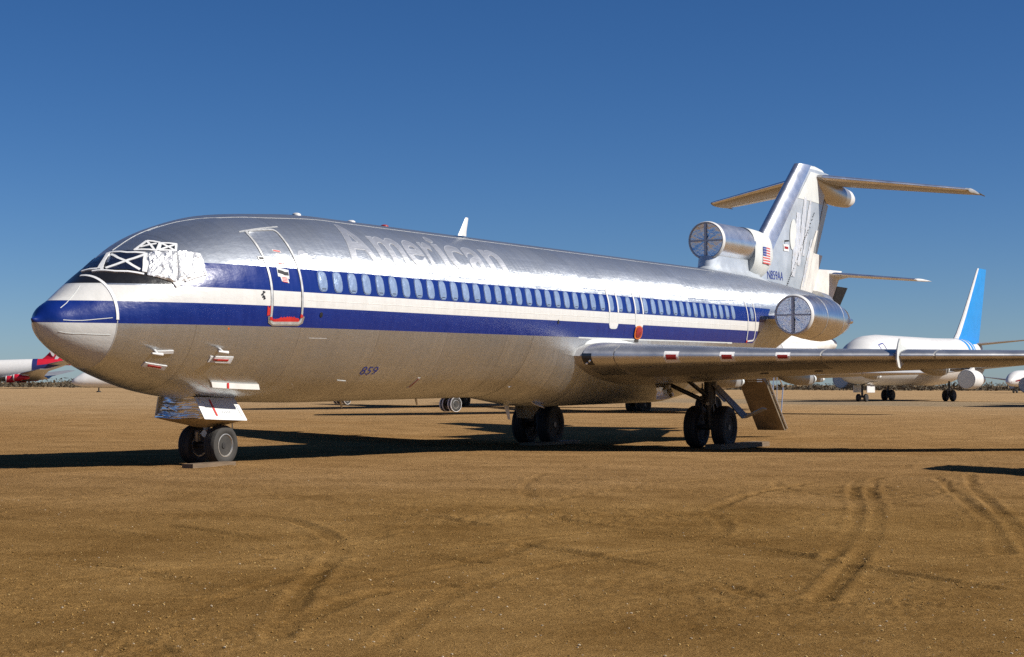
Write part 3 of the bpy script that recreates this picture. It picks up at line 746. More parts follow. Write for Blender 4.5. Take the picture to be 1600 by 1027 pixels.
# ---- small fittings on the nose and belly
def warn_tape(x0, x1, a0, a1, parent=plane):
    mb = MB(); patch(mb, [(x0, a0), (x1, a1), (x1, a1 + 4.6), (x0, a0 + 4.6)], 0.014, 9, 9); w_ = mb.obj("port_cover", 'tape', parent)
    mb = MB(); strip(mb, [(x0 + .1, a0 + 2.3 + (a1 - a0) * .2), (x1 - .1, a0 + 2.3 + (a1 - a0) * .8)], 0.035, 0.021); mb.obj("cover_stripe", 'red', w_)
warn_tape(2.02, 2.50, -50.2, -50.2); warn_tape(3.32, 3.90, -39.2, -39.2)
for (x, a) in ((2.1, -33.2), (3.46, -29.6)):
    p = Vector(fus(x, a, 0.0)); q = Vector(fus(x, a, 0.14)); mb = MB()
    mb.tube(p, q, 0.035, 0.022); mb.tube(q + Vector((-.16, 0, .02)), q + Vector((.12, 0, 0)), 0.018, 0.034); pr = mb.obj("pitot_probe", 'white', plane)
    if x < 3:
        mb = MB(); strip(mb, [(x + .05, a - 1), (x + .36, a + .5)], 0.06, 0.025); mb.obj("probe_fairing", 'white', pr)
mb = MB(); mb.lathe([(0, .02), (.02, .05), (.05, .04)], tuple(fus(3.55, -15.6, 0.0)), 'y', 12); mb.obj("beacon_light", 'orange', plane)
mb = MB(); strip(mb, [(10.76, -60), (10.80, -49.5)], 0.11, 0.006); v_ = mb.obj("belly_vent", 'pale', plane)
mb = MB(); strip(mb, [(10.765, -59), (10.795, -50.5)], 0.05, 0.010); mb.obj("vent_slot", 'darkred', v_)
mb = MB(); strip(mb, [(7.62, -51.2), (7.96, -52)], 0.03, 0.006); mb.obj("belly_vent", 'pale', plane)
for q in ([(5.9, -22), (6.5, -22.2)], [(6.2, -55), (6.5, -62)]):
    mb = MB(); strip(mb, q, 0.012, 0.004); mb.obj("panel_joint", 'frame', plane)
for (x, a) in ((16.4, -6.6), (6.15, -8.6)):
    mb = MB(); oval(x, a, 0.05, 1.5, 0.01, mb, n=10, e=2); mb.obj("drain_port", 'black', plane)
# crown: blade aerial, beacon, small aerials
mb = MB()
P = []
for z, x0, x1, t in ((5.30, 13.62, 14.02, .05), (5.42, 13.72, 14.03, .045), (5.74, 13.96, 14.12, .03), (5.77, 13.99, 14.11, .015)):
    P.append([(x0, -.55, z), (x0 * .7 + x1 * .3, -.55 - t, z), (x1, -.55, z), (x0 * .7 + x1 * .3, -.55 + t, z)])
mb.grid(P, True, 0, True, True); mb.obj("blade_aerial", 'white', plane)
for x, m_, h in ((7.5, 'white', .05), (9.55, 'white', .05), (10.9, 'darkred', .05)):
    mb = MB(); mb.lathe([(-.06, .11), (h * .4, .09), (h * .8, .05)], (x, -.2, 5.335), 'z', 14); mb.obj("beacon_light" if m_ == 'darkred' else "roof_aerial", m_, plane)
# belly aerials
mb = MB(); P = [[(x0, 0, z), ((x0 + x1) / 2, -.04, z), (x1, 0, z), ((x0 + x1) / 2, .04, z)] for z, x0, x1 in ((1.32, 16.7, 17.15), (1.0, 16.9, 17.15), (.68, 17.1, 17.2))]
mb.grid(P, True, 0, True, True); mb.obj("belly_aerial", 'pale', plane)
mb = MB(); mb.hexa([(17.0, -.55, 1.28), (17.5, -.55, 1.24), (17.5, -.5, 1.24), (17.0, -.5, 1.28)], [(17.25, -.75, 1.08), (17.75, -.75, .98), (17.75, -.70, .98), (17.25, -.70, 1.08)]); mb.obj("belly_scoop", 'white', plane)
for x in (9.0, 12.1, 19.4, 20.3):
    mb = MB(); mb.tube((x, -.3, 1.31), (x + .05, -.3, 1.17), .03, .02, 8); mb.obj("drain_mast", 'satin', plane)
mb = MB(); mb.hexa([(19.9, 1.35, 1.15), (21.7, 1.35, 1.15), (21.7, 1.39, 1.15), (19.9, 1.39, 1.15)], [(20.5, 1.6, .62), (21.35, 1.6, .58), (21.35, 1.64, .58), (20.5, 1.64, .62)]); mb.obj("belly_door", 'under', plane)

# ------------------------------------------------------------------ wing, body fairing
def naca(n=18):
    x = (1 - np.cos(np.linspace(0, np.pi, n))) / 2
    t = 5 * (.2969 * np.sqrt(x) - .1260 * x - .3516 * x**2 + .2843 * x**3 - .1036 * x**4)
    return x, t
def x_te(y): return np.where(y < 6, 25.7 + (y - 1.9) * .146, 26.3 + (y - 6) * .379)
def wing_geo(y):
    y = np.asarray(y, float)
    xl = 17.6 + .707 * (y - 1.9); c = x_te(y) - xl
    zl = 2.36 + 0 * y; zt = 1.66 + .055 * (y - 1.9)
    th = np.interp(y, [1.9, 6, 16.4], [.128, .105, .09])
    return xl, c, zl, zt, th
def wing_pt(y, u, side, off=0.0):
    """u from -1 (lower trailing edge) through 0 (leading edge) to 1 (upper trailing edge)"""
    y, u = np.broadcast_arrays(np.asarray(y, float), np.asarray(u, float))
    xl, c, zl, zt, th = wing_geo(y); x = np.abs(u) ** 1.6; s = np.sign(u)
    t = 5 * th * (.2969 * np.sqrt(x) - .1260 * x - .3516 * x**2 + .2843 * x**3 - .1036 * x**4)
    z = zl + (zt - zl) * x + np.where(s > 0, 1.0, .9) * s * (t * c)
    xx = xl + c * x
    P = np.stack([xx, side * y, z], -1)
    if np.any(off):
        nz = np.where(s == 0, 0, s) * np.sqrt(np.clip(x * 14, 0, 1)); nx = -np.sqrt(np.clip(1 - nz**2, 0, 1))
        P = P + np.asarray(off)[..., None] * np.stack([nx, 0 * nx, nz], -1)
    return P
us = np.sin(np.linspace(-np.pi / 2, np.pi / 2, 45)); us = np.sign(us) * np.abs(us) ** 1.0
def wing_part(mb, y0, y1, u0, u1, side, off=0.0, n=14, m=18, mi=0, solid=False):
    yy = np.linspace(y0, y1, n)[:, None]; uu = np.linspace(u0, u1, m)[None]
    P = wing_pt(yy, uu, side, off)
    if solid:
        Q = wing_pt(yy, uu, side, -0.01); P = np.concatenate([P, Q[:, ::-1]], 1); mb.grid(P, True, mi, True, True)
    else: mb.grid(P, False, mi)
    return mb
for side in (-1, 1):
    mb = MB(); yy = np.concatenate([np.linspace(1.2, 6, 8), np.linspace(6.8, 15.9, 14), [16.2, 16.4]])[:, None]
    uu = us.copy(); P = wing_pt(yy, uu[None], side)
    tipm = wing_pt(np.array([16.46]), us, side); P = np.concatenate([P, (tipm * .5 + tipm[:, :].mean(0) * .5)[None].reshape(1, -1, 3)])
    mb.grid(P, True, 0, True, True); w = mb.obj("wing", 'under', plane, angle=50)
    # leading-edge pieces with gaps between them, red marked covers on them
    for y0, y1 in ((2.62, 7.14), (7.19, 8.84), (8.94, 9.68), (9.73, 13.0), (13.05, 16.1)):
        mb = MB(); wing_part(mb, y0, y1, -0.17, 0.30, side, 0.010, solid=True); mb.obj("leading_edge_slat", 'satin', w, angle=50)
    mb = MB(); wing_part(mb, 1.95, 2.6, -0.30, 0.32, side, 0.014, solid=True); mb.obj("leading_edge_root", 'satin', w, angle=50)
    mb = MB(); wing_part(mb, 2.7, 7.1, -0.40, -0.18, side, 0.006, solid=True); mb.obj("krueger_flap", 'kruger', w, angle=50)
    for y in (3.86, 5.08, 6.31):
        mb = MB(); wing_part(mb, y - .16, y + .16, -0.095, 0.06, side, 0.016, 4, 6, solid=True); q = mb.obj("slat_cover", 'tape', w)
        mb = MB(); wing_part(mb, y - .11, y + .11, -0.045, 0.012, side, 0.022, 3, 4, solid=True); mb.obj("cover_stripe", 'darkred', q)
    for y in (3.6, 5.3, 6.6):
        c_ = wing_pt(np.array(y), np.array(-.5), side, 0.0); mb = MB(); mb.lathe([(-.02, .12), (.02, .10)], tuple(c_ - np.array([0, 0, .0])), 'z', 14); mb.obj("tank_access_cover", 'kruger', w)
    # wing fence
    for y in (8.88,):
        xl = float(wing_geo(y)[0]); prof = [(-.15, -.10), (-.12, .12), (.0, .32), (.14, .46), (.22, .46), (.30, .30), (.7, .24), (.5, -.20), (.14, -.34), (-.02, -.30)]
        mb = MB(); mb.grid([[(xl + a, side * (y + d), 2.36 + b) for a, b in prof] for d in (-.02, .02)], True, 0, True, True); mb.obj("wing_fence", 'pale', w)
    # landing light glazed into the wing root
    mb = MB(); wing_part(mb, 1.93, 2.13, -0.11, 0.02, side, 0.022, 5, 8, solid=True); q = mb.obj("landing_light", 'glass', w)
    for y, u in ((1.98, -.08), (2.07, -.05)):
        c_ = wing_pt(np.array(y), np.array(u), side, 0.03); mb = MB(); mb.lathe([(0, .04), (-.015, .02)], tuple(c_), 'x', 14); mb.obj("lamp", 'coverfoil', q)
    # flap track fairings
    for y, xe, zc in ((2.85, 26.6, 1.62), (5.05, 26.85, 1.70), (8.78, 27.85, 1.98), (12.0, 29.1, 2.15)):
        mb = MB(); L = 3.2 if y < 9 else 2.4
        prof = [(0, .03), (.3, .13), (.8, .19), (1.6, .22), (L - .5, .18), (L - .12, .13), (L, .05)]
        P = []
        for h, r in prof:
            P.append([(xe - L + h, side * y + .62 * r * math.cos(t), zc + .18 * (1 - h / L) + 1.15 * r * math.sin(t)) for t in np.linspace(0, 2 * np.pi, 16, endpoint=False)])
        mb.grid(P, True, 0, True, True); f_ = mb.obj("flap_track_fairing", 'under', w)
        mb = MB(); mb.lathe([(L - .30, .125 * 1.12), (L - .1, .115), (L + .03, .06)], (xe - L, side * y, zc + .01), 'x', 16); mb.obj("fairing_tip", 'pale', f_)  # paler tip: sunlight on the fairing's end put into its colour
    # trailing-edge flaps hanging slightly proud under the wing
    for y0, y1 in ((2.1, 5.6), (6.3, 11.2)):
        mb = MB(); wing_part(mb, y0, y1, -1.0, -0.80, side, 0.012, solid=True); mb.obj("flap", 'satin', w)
    mb = MB(); wing_part(mb, 11.8, 15.6, -1.0, -0.84, side, 0.010, solid=True); mb.obj("aileron", 'satin', w)

# wing-to-body fairing under and over the wing root
xs = np.concatenate([np.linspace(15.2, 18.4, 14), np.linspace(18.8, 25.5, 14), np.linspace(25.9, 29.0, 10)])
prog = np.interp(xs, [15.2, 16.2, 17.6, 18.4, 25.5, 29.0], [0.0, .35, .85, 1.0, 1.0, 0.0])
P = []
for x, k in zip(xs, prog):
    T, B, W, zc = section(x); row = []
    a0_ = float(ang_at(x, 2.835))
    for a in np.linspace(-180 - a0_, a0_, 49):
        q = fus0(x, a); s = math.sin(R(a)); c = math.cos(R(a))
        w = max(0.0, -s) ** .6 * k * min(1.0, max(0.0, (-s - .30) / .25))
        qf = np.array([x, -2.08 * np.sign(c) * abs(c) ** .72, 3.0 + 2.0 * s if s < 0 else q[2]])
        row.append(q * (1 - w) + qf * w - np.array([0, 0, 0.0]) + np.array([0, -c * .004, s * .006]))
    P.append(row)
mb = MB(); mb.grid(P); bf = mb.obj("wing_body_fairing", 'skin', plane)
mb = MB(); strip(mb, [(15.4, -60), (16.2, -50), (16.9, -40.5), (17.45, -31.5), (17.62, -29)], 0.03, 0.05, step=.2); mb.obj("fairing_edge", 'frame', bf)
mb = MB()
P = []
for x in np.linspace(17.66, 28.4, 34):
    k = min(1.0, (x - 17.6) / 1.6, (28.5 - x) / 3.0)
    zw = 2.45
    for u in np.linspace(0.02, 1, 60):
        q = wing_pt(2.0, u, -1)
        if q[0] >= x or u == 1: zw = float(q[2]) - .03; break
    top = 2.84; row = [fus(x, float(ang_at(x, top + .02)), 0.004)]
    for v in np.linspace(0, 1, 9):
        z = top - (top - zw) * v; yb = float(fus(x, float(ang_at(x, z)), 0.006)[1])
        row.append(np.array([x, yb - .24 * k * v ** 2.2, z]))
    P.append(row)
mb.grid(P); mb.obj("root_fillet", 'pale', plane)

# ------------------------------------------------------------------ fin, rudders, tailplane
def fin_le(z): return 35.64 + (z - 6.93) * 1.314
def fin_te(z): return 41.15 + (z - 4.78) * .80
def hinge(z): return 39.75 + (z - 4.65) * .56
def fin_t(x, z):
    le, te = fin_le(z), fin_te(z); u = np.clip((x - le) / (te - le), 0, 1)
    return 5 * .105 * (te - le) * (.2969 * np.sqrt(u) - .1260 * u - .3516 * u**2 + .2843 * u**3 - .1036 * u**4)
def fin_patch(mb, f0, f1, z0, z1, off=0.0, n=14, m=14, side=None, mi=0):
    """f0, f1: functions of z giving the x range; port and starboard faces joined round the front"""
    zz = np.linspace(z0, z1, n); P = []
    for z in zz:
        xx = f0(z) + (f1(z) - f0(z)) * np.linspace(0, 1, m) ** 1.8; t = fin_t(xx, z) + off
        port = np.stack([xx - off, -t, 0 * xx + z], -1); star = np.stack([xx - off, t, 0 * xx + z], -1)
        if side == -1: P.append(port)
        else: P.append(np.concatenate([port[::-1], star[1:]]))
    mb.grid(np.array(P), side is None, mi, side is None, side is None); return mb
mb = MB(); fin_patch(mb, fin_le, hinge, 4.7, 9.72); fin = mb.obj("fin", 'finpaint', plane, angle=50)
edge1 = lambda z: fin_le(z) + 1.15 - .06 * (z - 6)
mb = MB(); fin_patch(mb, fin_le, edge1, 6.2, 9.86, 0.008); mb.obj("fin_leading_edge", 'polish', fin, angle=50)
def fsurf(x, z, off=0.012): return Vector((x, -float(fin_t(x, z)) - off, z))
mb = MB(); fin_patch(mb, lambda z: fin_le(z) + 1.12, lambda z: hinge(z) - .02, 8.45, 9.6, 0.010, side=-1); mb.obj("fin_cap_panel", 'pale', fin)
def fin_blob(name, mat, pts, off=0.014, parent=fin, n=7):
    """ragged vertical patch on the port face: rows of (z, x_front, x_back)"""
    P = [[tuple(fsurf(a + (b - a) * k, z, off + (0.012 * rng.random() if 0 < k < 1 else 0) * (mat == 'swirl'))) for k in np.linspace(0, 1, n)] for z, a, b in pts]
    mb = MB(); mb.grid(P); return mb.obj(name, mat, parent, True, 30)
def column(x0, z0, x1, z1, w0, w1, k=26, jit=.09):
    out = []
    for i in range(k):
        t = i / (k - 1); z = z0 + (z1 - z0) * t; x = x0 + (x1 - x0) * t; w = (w0 + (w1 - w0) * t) * (0.35 + 0.65 * math.sin(math.pi * min(1, max(0, .12 + .76 * t)))) + rng.uniform(-jit, jit)
        out.append((z, x - w / 2, x + w / 2))
    return out
fin_blob("sanded_patch", 'swirl', column(38.05, 5.45, 38.75, 7.9, .75, .62))
fin_blob("sanded_patch", 'swirl', column(38.75, 5.9, 39.55, 8.55, .55, .45))
fin_blob("sanded_patch", 'swirl', column(39.35, 6.3, 40.15, 8.5, .42, .40))
fin_blob("sanded_patch", 'swirl', column(39.5, 5.15, 40.4, 7.0, .45, .35))
el = [(7.02 + .58 * math.sin(t), 38.02 + .40 * (7.02 + .58 * math.sin(t) - 7.02) * .55 - .34 * math.cos(t), 38.02 + .22 * (.58 * math.sin(t)) + .34 * math.cos(t)) for t in np.linspace(-1.5, 1.5, 14)]
fin_blob("painted_oval", 'pale', el, 0.020)
mb = MB()
for k in np.linspace(0, 1, 44):
    x, z = 37.15 + k * 3.55, 4.95 + k * 3.15
    if rng.random() < .85:
        p = fsurf(x, z, 0.02); mb.box(p, (.035, .02, .045))
        if rng.random() < .4: mb.box(p + Vector((.12, 0, rng.uniform(-.1, .1))), (.025, .02, .03))
mb.obj("rivet_row", 'strut', fin, False, kind="stuff")
mb = MB(); P = [[tuple(fsurf(x, z, .02)) for x in (36.95, 37.5)] for z in (6.35, 6.60)]; mb.grid(P); q = mb.obj("port_cover", 'tape', fin)
mb = MB(); P = [[tuple(fsurf(x, z, .026)) for x in (37.03, 37.42)] for z in (6.43, 6.52)]; mb.grid(P); mb.obj("cover_stripe", 'darkred', q)
mb = MB(); mb.tube(fsurf(37.15, 6.72, 0), fsurf(37.15, 6.72, .16), .035, .03); mb.obj("fin_probe", 'strut', fin)
flat_text("N859AA", "registration", 'blue', 35.25, 36.85, 5.24, 5.56, lambda x, z: fsurf(x, z, 0.012), fin)

def rudder(name, z0, z1, ang, mat):
    P = []; m = 10
    for z in np.linspace(z0, z1, 8):
        h, te = float(hinge(z)) + .03, float(fin_te(z)); c = te - h; t0 = float(fin_t(np.array(h), z)); row = []
        ca, sa = math.cos(R(ang)), math.sin(R(ang))
        for s in (-1, 1):
            for k in (np.linspace(0, 1, m) if s < 0 else np.linspace(1, 0, m)[1:]):
                lx, ly = c * k, s * t0 * (1 - k) + s * .01
                row.append((h + lx * ca - ly * sa, lx * sa + ly * ca, z))
        P.append(row)
    mb = MB(); mb.grid(P, True, 0, True, True); return mb.obj(name, mat, fin)
rudder("upper_rudder", 6.55, 8.62, 9, 'under')
rudder("lower_rudder", 4.75, 6.50, 1, 'dirtywhite')
mb = MB(); P = [[tuple(fsurf(x, z, .016)) for x in (hinge(z) - w, hinge(z) - .01)] for z, w in ((4.75, .75), (5.2, .80), (6.0, .62), (6.9, .45), (7.4, .22))]; mb.grid(P); mb.obj("hinge_fairing", 'dirtywhite', fin)

# stabiliser fairing (bullet) on top of the fin
xs = np.array([40.2, 40.4, 40.8, 41.8, 43, 44.2, 45.1]); zc = np.array([9.50, 9.48, 9.45, 9.28, 9.12, 9.05, 9.03]); rr = np.array([.05, .22, .36, .47, .50, .45, .40])
mb = MB(); mb.grid([[(x, r * .88 * math.cos(t), z + r * math.sin(t)) for t in np.linspace(0, 2 * np.pi, 28, endpoint=False)] for x, z, r in zip(xs, zc, rr)], True, 0, True, True)
bu = mb.obj("stabilizer_fairing", 'satin', plane)
xs = np.array([45.1, 45.6, 46.0, 46.22, 46.3]); rr = np.array([.40, .36, .25, .12, .02])
mb = MB(); mb.grid([[(x, r * .88 * math.cos(t), 9.03 + r * math.sin(t)) for t in np.linspace(0, 2 * np.pi, 28, endpoint=False)] for x, r in zip(xs, rr)], True, 0, True, True)
mb.obj("fairing_tip", 'white', bu)
mb = MB(); xs = np.array([39.9, 40.2, 40.8, 41.4, 42.2, 42.9]); rr = np.array([.02, .12, .19, .21, .16, .03])
mb.grid([[(x, r * math.cos(t), 9.72 + .3 * max(0, math.sin(t)) * (r / .28) + min(0, math.sin(t)) * .3) for t in np.linspace(0, 2 * np.pi, 20, endpoint=False)] for x, r in zip(xs, rr)], True, 0, True, True)
mb.obj("fin_tip_cap", 'pale', bu)
def stab_pt(y, u, side, off=0.0):
    y, u = np.broadcast_arrays(np.asarray(y, float), np.asarray(u, float)); k = y / 5.45
    xl = 40.72 + (44.05 - 40.72) * k; c = (44.35 - 40.72) * (1 - k) + (46.1 - 44.05) * k; zl = 9.50 + (8.98 - 9.50) * k
    x = np.abs(u) ** 1.6; t = 5 * .09 * (.2969 * np.sqrt(x) - .1260 * x - .3516 * x**2 + .2843 * x**3 - .1036 * x**4) * c
    return np.stack([xl + c * x - off, side * y, zl - .02 * x * c + np.sign(u) * (t + off)], -1)
for side in (-1, 1):
    mb = MB(); yy = np.concatenate([np.linspace(.1, 5.3, 12), [5.40]])[:, None]; P = stab_pt(yy, us[None], side)
    tp = stab_pt(np.array([5.45]), us, side); P = np.concatenate([P, (tp * .5 + tp.mean(0) * .5)[None]])
    mb.grid(P, True, 0, True, True); s_ = mb.obj("tailplane", 'under', plane, angle=50)
    mb = MB(); yy = np.linspace(.5, 5.3, 10)[:, None]; uu = np.linspace(-.15, .28, 12)[None]
    P = np.concatenate([stab_pt(yy, uu, side, .008), stab_pt(yy, uu, side, -.006)[:, ::-1]], 1); mb.grid(P, True, 0, True, True); mb.obj("leading_edge_strip", 'polish', s_, angle=50)
    mb = MB(); yy = np.linspace(.6, 5.0, 8)[:, None]; uu = np.linspace(-1, -.78, 6)[None]
    P = np.concatenate([stab_pt(yy, uu, side, .008), stab_pt(yy, uu, side, -.004)[:, ::-1]], 1); mb.grid(P, True, 0, True, True); mb.obj("elevator", 'satin', s_)
    mb = MB(); mb.tube((45.6, side * 5.42, 8.97), (46.5, side * 5.42, 8.95), .04, .02, 8); mb.obj("static_wick", 'strut', s_)

# ------------------------------------------------------------------ engines
def intake(parent, xc, yc, zc, r, name="intake_cover"):
    mb = MB(); P = []
    n = 40
    for i, k in enumerate((1, .8, .55, .3, .02)):
        P.append([(xc + .02 + (.018 * rng.random() if 0 < i < 4 else 0), yc + r * k * math.cos(t), zc + r * k * math.sin(t)) for t in np.linspace(0, 2 * np.pi, n, endpoint=False)])
    mb.grid(P, True, 0, False, True); c = mb.obj(name, 'coverfoil', parent, True, 60)
    for vert in (True, False):
        mb = MB(); d = (.02, .085, 2 * r * .97) if vert else (.02, 2 * r * .97, .05)
        mb.box((xc - (.012 if vert else .008), yc + (.02 if vert else 0), zc), d); mb.obj("tape_cross", 'covertape', c)
    return c
for side in (-1, 1):
    prof = [(-.02, .60), (.0, .63), (.10, .665), (.5, .70), (1.2, .735), (2.0, .765), (2.7, .765), (3.3, .70), (3.9, .59), (4.35, .48), (4.5, .44), (4.5, .38), (4.2, .36)]
    xe, ye, ze = 31.02, 2.9 * side, 3.79
    P = []
    for h, r in prof:
        dz = -.09 * min(1, max(0, h / 3))
        P.append([(xe + h, ye + r * math.cos(t), ze + dz + r * math.sin(t)) for t in np.linspace(0, 2 * np.pi, 40, endpoint=False)])
    mb = MB(); mb.grid(P, True, 0, False, True); e_ = mb.obj("engine_nacelle", 'alu', plane)
    mb = MB(); mb.lathe([(.03, .585), (-.025, .60), (-.03, .63), (.0, .655), (.10, .680), (.14, .672)], (xe, ye, ze), 'x', 40, cap0=False, cap1=False); mb.obj("intake_lip", 'white', e_)
    intake(e_, xe, ye, ze, .60)
    mb = MB(); mb.lathe([(4.34, .515), (4.52, .475), (4.54, .42)], (xe, ye, ze - .09), 'x', 32, cap0=False, cap1=False); mb.obj("exhaust_ring", 'polish', e_)
    mb = MB(); mb.tube((xe + 4.0, ye - .54 * 1.0, ze - .12), (xe + 4.42, ye - .52, ze - .12), .11, .09, 12); mb.obj("reverser_fairing", 'alu', e_)
    for h in (1.3, 3.0):
        mb = MB(); r = np.interp(h, [q[0] for q in prof[:11]], [q[1] for q in prof[:11]]); mb.lathe([(h, r + .001), (h + .005, r + .008), (h + .03, r + .008), (h + .035, r + .001)], (xe, ye, ze - .09 * min(1, h / 3)), 'x', 40, cap0=False, cap1=False); mb.obj("cowl_joint", 'frame', e_)
    mb = MB(); P = []
    for yy in np.linspace(1.2, 2.5, 5):
        P.append([(31.6 + 4.4 * k, side * yy, 3.74 + s * .24 * math.sin(math.pi * min(1, .08 + .9 * k))) for s, k in [(1, q) for q in np.linspace(0, 1, 12)] + [(-1, q) for q in np.linspace(1, 0, 12)]])
    mb.grid(P, True, 0, True, True); mb.obj("engine_pylon", 'alu', plane)
# centre intake
mb = MB(); mb.lathe([(.0, .60), (.02, .625), (.3, .64), (1.5, .65), (2.95, .65), (2.95, .55)], (30.60, 0, 6.32), 'x', 44, cap0=False); ci = mb.obj("center_engine_duct", 'polish', plane)
mb = MB(); mb.lathe([(.03, .575), (-.025, .59), (-.03, .625), (.02, .645), (.12, .655), (.14, .648)], (30.60, 0, 6.32), 'x', 44, cap0=False, cap1=False); mb.obj("intake_lip", 'white', ci)
intake(ci, 30.60, 0, 6.32, .59)
P = []
for x, hw, zl, zh, e in ((33.45, .655, 5.3, 6.98, 2.6), (34.0, .655, 5.2, 6.97, 2.8), (34.8, .60, 5.1, 6.95, 2.8), (35.3, .52, 5.1, 6.92, 2.7), (35.75, .44, 5.1, 6.90, 2.5), (36.0, .30, 5.15, 6.85, 2.3)):
    zc_, hh = (zl + zh) / 2, (zh - zl) / 2
    sh = max(0.0, (x - 33.6) / 2.4) * 1.15
    P.append([(x - sh * max(0.0, 5.95 - (zc_ + hh * np.sign(math.sin(t)) * abs(math.sin(t)) ** (2 / e))), hw * np.sign(math.cos(t)) * abs(math.cos(t)) ** (2 / e), zc_ + hh * np.sign(math.sin(t)) * abs(math.sin(t)) ** (2 / e)) for t in np.linspace(0, 2 * np.pi, 40, endpoint=False)])
mb = MB(); mb.grid(P, True, 0, True, True); df = mb.obj("duct_fairing", 'pale', plane)
P = []
for z, x0, x1, w in ((5.05, 29.6, 34.4, .85), (5.25, 30.1, 34.3, .52), (5.45, 30.38, 34.2, .42), (5.80, 30.45, 34.0, .40)):
    P.append([(x0, 0, z)] + [(x0 + (x1 - x0) * k, -w * min(1, (k * 8) ** .5), z) for k in (.01, .03, .07, .13, .4, 1)] + [(x0 + (x1 - x0) * k, w * min(1, (k * 8) ** .5), z) for k in (1, .4, .13, .07, .03, .01)])
mb = MB(); mb.grid(P, True, 0, True, True); mb.obj("duct_pylon", 'finpaint', plane)
# flag on the duct fairing
fm = []
mb = MB(); fy = -.668
X0, X1, Z0, Z1 = 34.22, 35.22, 5.73, 6.32
def fl(x, z, o=0.0):
    hw = float(np.interp(x, [33.45, 34.0, 34.8, 35.4, 35.9], [.655, .655, .60, .50, .42])); return (x, -hw - .006 - o, z)
P = [[fl(x, z) for x in np.linspace(X0, X1, 9)] for z in (Z0, Z1)]; mb.grid(P, mi=0)
for k in range(7):
    z = Z0 + (Z1 - Z0) * (2 * k) / 13; P = [[fl(x, zz, .003) for x in np.linspace(X0, X1, 9)] for zz in (z, z + (Z1 - Z0) / 13)]; mb.grid(P, mi=1)
P = [[fl(x, z, .005) for x in np.linspace(X0, X0 + .40, 5)] for z in (Z0 + (Z1 - Z0) * 6 / 13, Z1)]; mb.grid(P, mi=2)
for r_ in range(3):
    for q in range(4):
        x, z = X0 + .06 + q * .09, Z0 + (Z1 - Z0) * .55 + r_ * .09; mb.grid([[fl(x, z, .007), fl(x + .035, z, .007)], [fl(x, z + .035, .007), fl(x + .035, z + .035, .007)]], mi=0)
mb.obj("flag_decal", ['white', 'stencil', 'blue'], df, False)

# ------------------------------------------------------------------ landing gear, air stair
def wheel(parent, x, y, z, r, w, tyre='rubber', face=-1, n=36, rim='rim'):
    mb = MB(); h = w / 2
    prof = [(-h * .72, r * .56), (-h * .95, r * .66), (-h, r * .80), (-h * .86, r * .93), (-h * .55, r * .99)]
    for g in (-.35, 0, .35):
        prof += [(h * (g - .06), r), (h * (g - .05), r * .975), (h * (g + .05), r * .975), (h * (g + .06), r)]
    prof += [(h * .55, r * .99), (h * .86, r * .93), (h, r * .80), (h * .95, r * .66), (h * .72, r * .56)]
    mb.lathe(prof, (x, y, z), 'y', n, 0, True, True); t = mb.obj("wheel", tyre, parent)
    for f in (-1, 1):
        mb = MB(); mb.lathe([(f * h * .66, r * .585), (f * h * .84, r * .58), (f * h * .86, r * .54), (f * h * .60, r * .48), (f * h * .42, r * .40), (f * h * .40, r * .22), (f * h * .66, r * .20), (f * h * .70, r * .12)], (x, y, z), 'y', n); mb.obj("wheel_rim", rim, t)
        if f == face:
            mb = MB()
            for k in range(9):
                a = k * 2 * math.pi / 9; mb.tube((x + r * .40 * math.cos(a), y + f * h * .44, z + r * .40 * math.sin(a)), (x + r * .40 * math.cos(a), y + f * h * .56, z + r * .40 * math.sin(a)), .018, .018, 6)
            mb.obj("wheel_bolts", 'strut', t)
    return t
GX, GZ = 4.79, .50
ng = MB(); ng.tube((GX, 0, .72), (GX, 0, 1.45), .075, .085, 16).tube((GX, 0, .48), (GX, 0, .74), .055, .055, 14); ng = ng.obj("nose_gear_strut", 'strutlight', plane)
MB().tube((GX, -.45, GZ), (GX, .45, GZ), .06).obj("axle", 'strut', ng)
MB().tube((GX - .18, -.05, .78), (GX - .10, -.16, .60), .05, .06).tube((GX - .17, .1, .78), (GX - .1, .16, .6), .05, .06).obj("steering_cylinder", 'strutlight', ng)
MB().lathe([(-.06, .07), (0, .075)], (GX - .18, -.13, .74), 'x', 14).obj("taxi_light", 'rim', ng)
MB().tube((GX + .08, 0, .66), (GX + .34, 0, .86), .03).tube((GX + .34, 0, .86), (GX + .10, 0, 1.05), .03).obj("torque_link", 'strut', ng)
MB().tube((GX + .42, -.3, 1.1), (GX + .44, -.3, .72), .012, .012, 6).obj("tow_cable", 'strut', ng)
wheel(plane, GX + .04, -.33, GZ, .405, .29, 'dusty'); wheel(plane, GX + .04, .33, GZ, .405, .29, 'rubber')
# paper and foil sealing of the nose gear bay
mb = MB(); mb.hexa([(3.86, -.47, 1.48), (5.08, -.47, 1.44), (5.08, -.44, 1.44), (3.86, -.44, 1.48)], [(3.96, -.64, 1.06), (5.25, -.64, 1.0), (5.25, -.61, 1.0), (3.96, -.61, 1.06)]); gd = mb.obj("nose_gear_door", 'pale', plane)
mb = MB(); mb.hexa([(3.86, .47, 1.48), (5.08, .47, 1.44), (5.08, .44, 1.44), (3.86, .44, 1.48)], [(3.96, .64, 1.06), (5.25, .64, 1.0), (5.25, .61, 1.0), (3.96, .61, 1.06)]); mb.obj("nose_gear_door", 'pale', plane)
def dquad(mb, u0, u1, v0, v1, o):
    f = lambda u, v: (3.86 + (1.22 + .07 * v) * u + .10 * v, -.47 - .17 * v - o, 1.48 - .04 * u - (.42 + .02 * u) * v)
    mb.grid([[f(u0, v0), f(u1, v0)], [f(u0, v1), f(u1, v1)]]); return mb
